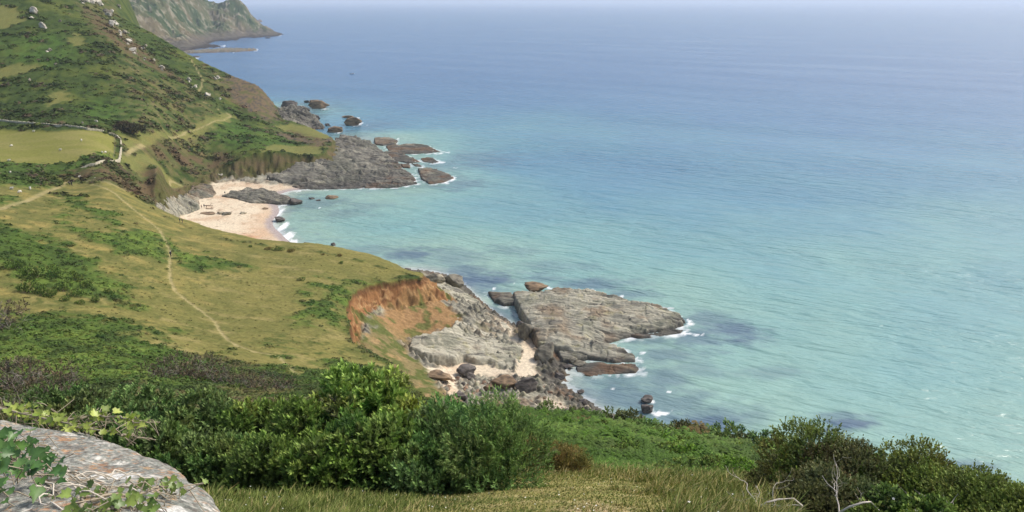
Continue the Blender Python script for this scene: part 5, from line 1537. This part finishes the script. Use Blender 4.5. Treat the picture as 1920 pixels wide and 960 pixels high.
M_SKIN = flat_mat('skin', (.50, .33, .25), .6, .05)
def person(p, heading, top, legs, hair, label, stride=.22, group=None, hat=None, height=1.72, pack=None):
    e = empty('person', p, label, 'person', group)
    e.rotation_euler = (0, 0, heading); e.scale = (height / 1.72,) * 3
    s = stride
    J = dict(pel=(0,0,.93), spi=(.01,0,1.15), che=(.03,0,1.34), nek=(.04,0,1.47), hd=(.06,0,1.58), top=(.06,0,1.68),
             hl=(0,.10,.90), kl=(s*.55+.04,.10,.49), al=(s*.8,.10,.08), tl=(s*.8+.16,.10,.03),
             hr=(0,-.10,.90), kr=(-s*.25+.05,-.10,.49), ar=(-s*1.0,-.10,.10), tr=(-s*1.0+.15,-.10,.04),
             sl=(.03,.19,1.39), el=(-.08*s*4,.25,1.12), wl=(.05,.26,.88), nl=(.08,.26,.80),
             sr=(.03,-.19,1.39), er=(.06*s*4,-.25,1.12), wr=(.22,-.25,.92), nr=(.27,-.25,.85))
    ks = list(J); ix = {k: i for i, k in enumerate(ks)}
    ed = [('pel','spi'),('spi','che'),('che','nek'),('nek','hd'),('hd','top'),('pel','hl'),('hl','kl'),('kl','al'),('al','tl'),('pel','hr'),('hr','kr'),('kr','ar'),('ar','tr'),('che','sl'),('sl','el'),('el','wl'),('wl','nl'),('che','sr'),('sr','er'),('er','wr'),('wr','nr')]
    rd = dict(pel=(.12,.15), spi=(.10,.13), che=(.12,.16), nek=.055, hd=.095, top=.07, hl=.09, kl=.06, al=.04, tl=.035, hr=.09, kr=.06, ar=.04, tr=.035, sl=.06, el=.045, wl=.032, nl=.035, sr=.06, er=.045, wr=.032, nr=.035)
    key = ('p', round(s, 2))
    if key not in PCACHE:
        PCACHE[key] = skin_mesh('body', [J[k] for k in ks], [(ix[a], ix[b]) for a, b in ed], [rd[k] for k in ks], [M_SKIN])
    link('body', PCACHE[key], e)
    def cloth(nm, chains, rgb, grow):
        v, f = join([tube(np.array([J[k] if isinstance(k, str) else k for k in ch]), np.array([grow * g for g in gs]), 8) for ch, gs in chains])
        link(nm, mesh_np(nm, v, f, None, None, flat_mat('cloth_' + nm, rgb, .9)), e)
    cloth('jacket', [(('hl', 'pel', 'spi', 'che', 'nek'), (.12, .19, .175, .20, .08)), (('che', 'sl', 'el', 'wl'), (.10, .09, .07, .05)), (('che', 'sr', 'er', 'wr'), (.10, .09, .07, .05))], top, 1.0)
    cloth('trousers', [(('pel', 'hl', 'kl', 'al'), (.15, .125, .09, .065)), (('pel', 'hr', 'kr', 'ar'), (.15, .125, .09, .065))], legs, 1.0)
    bm = bmesh.new(); bmesh.ops.create_uvsphere(bm, u_segments=12, v_segments=8, radius=.118)
    for v in bm.verts:
        v.co.z *= 1.05
        if v.co.x > .03 and v.co.z < .03: v.co.x *= .5
    me = bpy.data.meshes.new('hair'); bm.to_mesh(me); bm.free()
    me.materials.append(flat_mat('hat' if hat else 'hair', hat or hair, .8))
    link('hat' if hat else 'hair', me, e, (.045, 0, 1.64))
    if pack:
        bm = bmesh.new(); bmesh.ops.create_cube(bm, size=1); bmesh.ops.bevel(bm, geom=bm.edges[:], offset=.2, segments=2, affect='EDGES')
        for v in bm.verts: v.co = (v.co.x * .22 - .2, v.co.y * .32, v.co.z * .5 + 1.22)
        me = bpy.data.meshes.new('backpack'); bm.to_mesh(me); bm.free(); me.materials.append(flat_mat('pack', pack, .8))
        link('backpack', me, e)
    return e
PCACHE = {}
PEOPLE = [(320.5,482,1.4,(.02,.02,.025),(.018,.018,.025),(.2,.16,.1),'walker in dark clothes and pale hat on the narrow path across the turf',.22,(.78,.76,.72),1.8,(.03,.03,.04)),
 (135,348.5,2.9,(.02,.02,.025),(.03,.03,.04),(.05,.04,.03),'taller walker in black at the path junction',.2,None,1.8,None),
 (130.6,347.5,2.9,(.08,.08,.09),(.05,.05,.06),(.1,.07,.05),'shorter walker beside the one in black at the path junction',.15,None,1.6,None),
 (337.4,417,.3,(.05,.06,.09),(.04,.04,.05),(.06,.04,.03),'left person of the pair standing on the sand near the turf brow',.05,None,1.7,None),
 (342,418,.3,(.10,.05,.05),(.05,.05,.07),(.1,.07,.04),'right person of the pair standing on the sand near the turf brow',.05,None,1.65,None),
 (378,390.5,1.0,(.22,.08,.06),(.06,.06,.08),(.08,.05,.03),'person in reddish top on the upper sand left of the driftwood',.1,None,1.7,None),
 (383,389,2.0,(.06,.06,.08),(.05,.05,.06),(.06,.04,.03),'person in dark clothes standing at the end of the driftwood',.05,None,1.75,None),
 (387.5,390.5,4.0,(.30,.14,.10),(.10,.08,.07),(.1,.06,.04),'person in a rusty top beside the driftwood',.05,None,1.6,None),
 (422,364.5,1.2,(.04,.05,.07),(.04,.04,.05),(.05,.04,.03),'person in dark clothes on the back sand by the jagged outcrop',.15,None,1.75,None)]
H = hit([q[0] for q in PEOPLE], [q[1] for q in PEOPLE])
for p, q in zip(H, PEOPLE):
    person(p, q[2], q[3], q[4], q[5], q[6], q[7], None, q[8], q[9], q[10])

def driftwood(px, py, L, label, seed):
    p = hit([px], [py])[0]; r = np.random.default_rng(seed)
    k = np.linspace(-.5, .5, 9)
    pts = np.stack([k * L, r.normal(0, .08, 9), .18 + np.abs(r.normal(0, .06, 9))], -1)
    v, f = join([tube(pts, np.linspace(.22, .10, 9), 7), tube(np.array([pts[5], pts[5] + [.5, .2, .5], pts[5] + [1.0, .2, .8]]), [.09, .07, .04], 5)])
    tag(link('driftwood', mesh_np('driftwood', v, f, None, None, flat_mat('driftwood', (.20, .13, .09), .9)), None, p), label, 'driftwood')
driftwood(391, 386, 4.4, 'long dark driftwood log beside the people on the upper sand', 1)
driftwood(393, 392, 3.6, 'shorter driftwood log lying below the long one', 2)

def boat():
    p = at_z(661, 139, 0.0)
    e = empty('motor_boat', p, 'little white motor boat alone on the open blue water', 'boat')
    e.rotation_euler = (0, 0, .15)
    # hull from cross sections
    sec = [(-2.9, .95, .75, .0), (-1.5, 1.1, .8, -.15), (0.3, 1.1, .9, -.2), (1.8, .8, 1.05, -.1), (2.7, .35, 1.2, .25), (3.1, .03, 1.3, .7)]
    V = []
    for x, w, t, k in sec:
        V += [(x, -w, t), (x, -w * .85, k + .25), (x, 0, k - .15), (x, w * .85, k + .25), (x, w, t)]
    V = np.array(V); f = grid_faces(6, 5)
    deck = V.reshape(6, 5, 3)[:, [0, 4]].copy(); deck[..., 2] -= .12
    f2 = grid_faces(6, 2)
    tr = np.array([[0, 1, 2, 3]])
    link('hull', mesh_np('hull', np.concatenate([V, deck.reshape(-1, 3)]), np.concatenate([f, f2 + 30, [[0, 1, 3, 4]], [[1, 2, 3, 3]]])[:-1], None, None, flat_mat('hull_paint', (.78, .79, .78), .35, .03)), e)
    bm = bmesh.new(); bmesh.ops.create_cube(bm, size=1)
    for v in bm.verts: v.co = (v.co.x * 1.9 * (.8 if v.co.z > 0 else 1) + .5, v.co.y * 1.5 * (.85 if v.co.z > 0 else 1), v.co.z * 1.1 + 1.35)
    bmesh.ops.bevel(bm, geom=bm.edges[:], offset=.1, segments=2, affect='EDGES')
    me = bpy.data.meshes.new('cabin'); bm.to_mesh(me); bm.free(); me.materials.append(flat_mat('cabin_paint', (.8, .8, .8), .4, .03)); cb = link('cabin', me, e)
    bm = bmesh.new(); bmesh.ops.create_cube(bm, size=1)
    for v in bm.verts: v.co = (v.co.x * 1.75 + .5, v.co.y * 1.46, v.co.z * .3 + 1.56)
    me = bpy.data.meshes.new('window'); bm.to_mesh(me); bm.free(); me.materials.append(flat_mat('dark_glass', (.02, .025, .03), .1, .0)); link('window', me, cb)
    bm = bmesh.new(); bmesh.ops.create_cube(bm, size=1); bmesh.ops.bevel(bm, geom=bm.edges[:], offset=.15, segments=2, affect='EDGES')
    for v in bm.verts: v.co = (v.co.x * .6 - 3.1, v.co.y * .55, v.co.z * 1.3 + .75)
    me = bpy.data.meshes.new('outboard_motor'); bm.to_mesh(me); bm.free(); me.materials.append(flat_mat('motor_cowl', (.03, .03, .035), .4, .0)); link('outboard_motor', me, e)
boat()
# ------------------------------------------------------------------ the lichen-covered wall top beside the viewpoint, and its ivy
def near_stone():
    edge = [(-260,742,2.5),(-60,762,2.45),(0,773,2.4),(60,785,2.36),(130,797,2.3),(190,808,2.26),(230,820,2.2),(270,836,2.12),(300,850,2.05),(330,868,1.98),(355,884,1.92),(380,896,1.87),(397,908,1.83),(399,920,1.80),(404,932,1.76),(414,948,1.7),(424,968,1.62),(440,1010,1.5),(460,1080,1.3)]
    inner = [(0,870,1.8),(100,900,1.62),(200,900,1.72),(60,830,2.05),(200,850,1.98),(280,900,1.75),(320,940,1.6),(150,960,1.42),(0,980,1.35),(250,990,1.38),(-200,900,1.7),(-200,1050,1.2),(100,1080,1.1),(300,1100,1.1)]
    E = np.array([at_y(*p) for p in edge]); I = np.array([at_y(*p) for p in inner])
    P = np.concatenate([E, I]); tp = TPS(P[:, :2], P[:, 2], 1e-3)
    poly = np.concatenate([E[:, :2], [(-.45, .75), (-2.2, .75), (-3.2, 2.2)]])
    xs = np.arange(-2.3, -.3, .0046); ys = np.arange(.8, 2.7, .0046)
    X, Y = np.meshgrid(xs, ys); x, y = X.ravel(), Y.ravel()
    d = sdist(poly, x, y) + fbm(x / .16, y / .16, 4, 901) * .022
    z = tp(np.stack([x, y], -1)) + fbm(x / .35, y / .35, 4, 902) * .022 + fbm(x / .05, y / .05, 4, 903) * .006
    e = np.where(d > 0, np.sqrt(np.clip(1 - (1 - np.clip(d / .12, 0, 1)) ** 2, 0, 1)), 0)
    z = z - .05 * (1 - e) - np.clip(-d, 0, 1) * 9 - sstep(0, .03, -d) * .12
    z = np.maximum(z, 96.6)
    n0 = fbm(x / .5, y / .5, 4, 904); n1 = fbm(x / .018, y / .026, 4, 905, .7); n2 = fbm(x / .010, y / .014, 2, 906)
    n = len(x)
    c = mixc(np.tile(alb(162, 166, 156), (n, 1)), alb(190, 192, 180), sstep(-.2, .4, n0))
    c = mixc(c, alb(122, 110, 102), sstep(.05, .45, -n1 - .3 * n2) * .75)
    c = mixc(c, alb(228, 220, 206), sstep(.05, .4, n1 + .35 * n2) * .7)
    c = mixc(c, alb(112, 104, 98), sstep(.25, .55, fbm(x / .1, y / .13, 4, 907) + .3 * n2) * .55)
    c = mixc(c, alb(206, 138, 74), sstep(.18, .5, fbm(x / .09, y / .12, 5, 908, .7) + .45 * n2) * .6)       # orange lichen
    c = mixc(c, alb(226, 176, 116), sstep(.3, .5, fbm(x / .06, y / .08, 4, 909, .7) + .3 * n2) * .6)
    c = mixc(c, alb(240, 236, 224), sstep(.46, .54, fbm(x / .08, y / .09, 4, 910) + .25 * n2))               # white crust
    for px, py, yy, rr in ((212, 897, 1.74, .045), (350, 955, 1.55, .06), (160, 905, 1.68, .02)):
        q = at_y(px, py, yy); rd = np.hypot((x - q[0]), (y - q[1])) / rr + fbm(x / .03, y / .03, 3, 911) * .5
        c = mixc(c, alb(244, 242, 234), sstep(1.1, .9, rd))
    f = grid_faces(*X.shape); f = f[d[f].max(1) > -.16]
    v, f, c = compact(np.stack([x, y, z], -1), f, c)
    ctr = np.array([-1.4, 1.7, 97])
    m = vcol_mat('lichen_stone', var=.45, scale=110, bump=.9, bscale=60, bdist=.015, rough=.95, spec=.2)
    o = link('stone_wall', mesh_np('stone_wall', v - ctr, f, None, c, m), None, ctr)
    tag(o, 'rounded pale wall top with orange and white lichen, under the ivy at the lower left', 'stone wall')
    return tp
T_STONE = near_stone()

M_IVY = vcol_mat('ivy_leaf', var=.2, scale=14, rough=.4, spec=.5, translucent=.3)
M_VINE = flat_mat('vine', (.34, .29, .21), .85, .3, 60)
LEAF = np.array([(0, 0), (.30, -.12), (.52, .18), (.34, .36), (.42, .62), (.18, .62), (0, 1.05), (-.18, .62), (-.42, .62), (-.34, .36), (-.52, .18), (-.30, -.12)])
def ivy(name, runs, nleaf, size, seed, cols, label, lift=(.0, .06), spread=.05):
    """stems creeping over the stone along pixel runs, with five-lobed leaves"""
    r = np.random.default_rng(seed)
    e = None; sv = []; LV, LT, LC, o = [], [], [], 0
    allp = []
    for run in runs:
        w = np.array([at_y(*p) for p in run])
        k = np.linspace(0, len(w) - 1, 26)
        q = np.stack([np.interp(k, np.arange(len(w)), w[:, i]) for i in range(3)], -1)
        q[:, :2] += np.cumsum(r.normal(0, .006, (26, 2)), 0)
        q[:, 2] = np.maximum(T_STONE(q[:, :2]) + .012, q[:, 2]) + np.abs(fbm(k / 3 + seed, k * 0, 3, seed)) * .035
        sv.append(tube(q, np.linspace(.0042, .0022, 26), 5)); allp.append(q)
    ctr = allp[0][0]
    e = empty(name, ctr, label, 'ivy', 'ivy on the wall')
    A = np.concatenate(allp)
    for i in range(nleaf):
        p = A[r.integers(len(A))] + np.array([r.normal(0, spread), r.normal(0, spread * .7), r.uniform(*lift)])
        nrm = norm(np.array([r.normal(0, .45), -.45 + r.normal(0, .4), .8]))
        t = norm(np.cross(nrm, r.normal(size=3))); b = np.cross(nrm, t)
        s = size * r.uniform(.55, 1.25)
        L = LEAF.copy(); fold = r.uniform(.1, .5); cup = r.uniform(-.1, .25)
        vv = p + s * (L[:, :1] * t + (L[:, 1:] - .3) * b + (np.abs(L[:, :1]) * fold - cup * (L[:, 1:] - .3) ** 2) * nrm)
        mid = p + s * ((.35 - .3) * b - .02 * nrm)
        vv = np.concatenate([vv, mid[None]])
        LV.append(vv); LT.append(np.array([(j, (j + 1) % 12, 12) for j in range(12)]) + o); o += 13
        u = r.random()
        cc = cols[0] * (1 - u) + cols[1] * u
        cc = cc * r.uniform(.8, 1.2)
        cl = np.tile(cc, (13, 1)); cl[12] = cc * 1.25
        LC.append(cl)
        q = np.stack([p - s * .3 * b, p - s * .3 * b - .03 * nrm + r.normal(0, .012, 3), p - s * .3 * b - .06 * nrm + r.normal(0, .02, 3)])
        sv.append(tube(q, .0014, 4))
    v, f = join(sv)
    link('stem', mesh_np('stem', v - ctr, f, None, None, M_VINE), e)
    link('leaves', mesh_np('leaves', np.concatenate(LV) - ctr, None, np.concatenate(LT), np.clip(np.concatenate(LC), 0, .9), M_IVY, smooth=True), e)

YG = (alb(136, 160, 66), alb(196, 208, 104)); DG = (alb(76, 120, 62), alb(126, 166, 88))
ivy('ivy', [[(-60,756,2.45),(0,772,2.40),(60,784,2.36),(130,797,2.30)], [(0,774,2.4),(70,788,2.34),(140,799,2.29),(215,815,2.22)], [(110,796,2.31),(170,805,2.27),(222,818,2.2)]], 150, .026, 921, YG, 'yellow green ivy trailing along the far rim of the lichen covered wall', (-.01, .012), .016)
ivy('ivy', [[(-80,845,1.9),(-20,850,1.86),(25,870,1.78),(50,890,1.69)], [(-60,880,1.75),(0,890,1.7),(40,920,1.58),(50,955,1.44)], [(-80,930,1.55),(-20,940,1.5),(20,965,1.42)], [(-20,835,1.98),(10,845,1.92),(20,860,1.84)]], 170, .032, 922, DG, 'dark green ivy mat with bleached roots on the left of the lichen covered wall', (.0, .05), .034)
ivy('ivy', [[(150,985,1.36),(170,950,1.48),(215,935,1.58)], [(165,960,1.45),(240,950,1.55),(262,935,1.62),(300,930,1.64)], [(200,970,1.42),(250,965,1.48)]], 60, .022, 923, (alb(110, 140, 72), alb(160, 182, 92)), 'small sprig of ivy at the bottom edge of the lichen covered wall', (.0, .025), .02)
ivy('ivy', [[(225,826,2.15),(240,824,2.17),(250,820,2.2)]], 6, .026, 924, YG, 'single ivy shoot at the lip of the lichen covered wall', (.0, .02), .012)
# bleached bare roots
def roots():
    r = np.random.default_rng(77); parts = []
    for k in range(9):
        s = at_y(60 + r.uniform(-15, 30), 905 + r.uniform(-10, 45), 1.55 + r.uniform(-.1, .06))
        n = 14; a = r.uniform(-.6, .9); pts = [s]
        for i in range(n):
            a += r.normal(0, .45)
            q = pts[-1] + np.array([math.cos(a), math.sin(a), 0]) * .016
            q[2] = T_STONE(q[None, :2])[0] + .015 + .02 * abs(math.sin(i * .7 + k))
            pts.append(q)
        parts.append(tube(np.array(pts), .0018, 5))
    v, f = join(parts)
    c = v.mean(0)
    tag(link('bare_root', mesh_np('bare_root', v - c, f, None, None, flat_mat('bleached_root', (.62, .56, .46), .85)), None, c), 'tangle of bleached bare ivy roots curling over the lichen covered wall', 'roots')
roots()
# ------------------------------------------------------------------ the air: thin sea haze
def build_haze():
    bm = bmesh.new()
    bmesh.ops.create_cube(bm, size=1)
    me = bpy.data.meshes.new('haze'); bm.to_mesh(me); bm.free()
    o = link('haze', me)
    o.scale = (100000, 100000, 276); o.location = (0, 0, 106)
    m = bpy.data.materials.new('haze'); m.use_nodes = True
    t = m.node_tree
    t.nodes.remove(t.nodes['Principled BSDF'])
    v = t.nodes.new('ShaderNodeVolumePrincipled')
    v.inputs['Color'].default_value = (.82, .90, 1.0, 1)
    v.inputs['Density'].default_value = HAZE
    v.inputs['Anisotropy'].default_value = .15
    t.links.new(v.outputs[0], t.nodes['Material Output'].inputs['Volume'])
    me.materials.append(m)
    tag(o, kind='stuff')
HAZE = .00008
SC.cycles.volume_bounces = 1
build_haze()
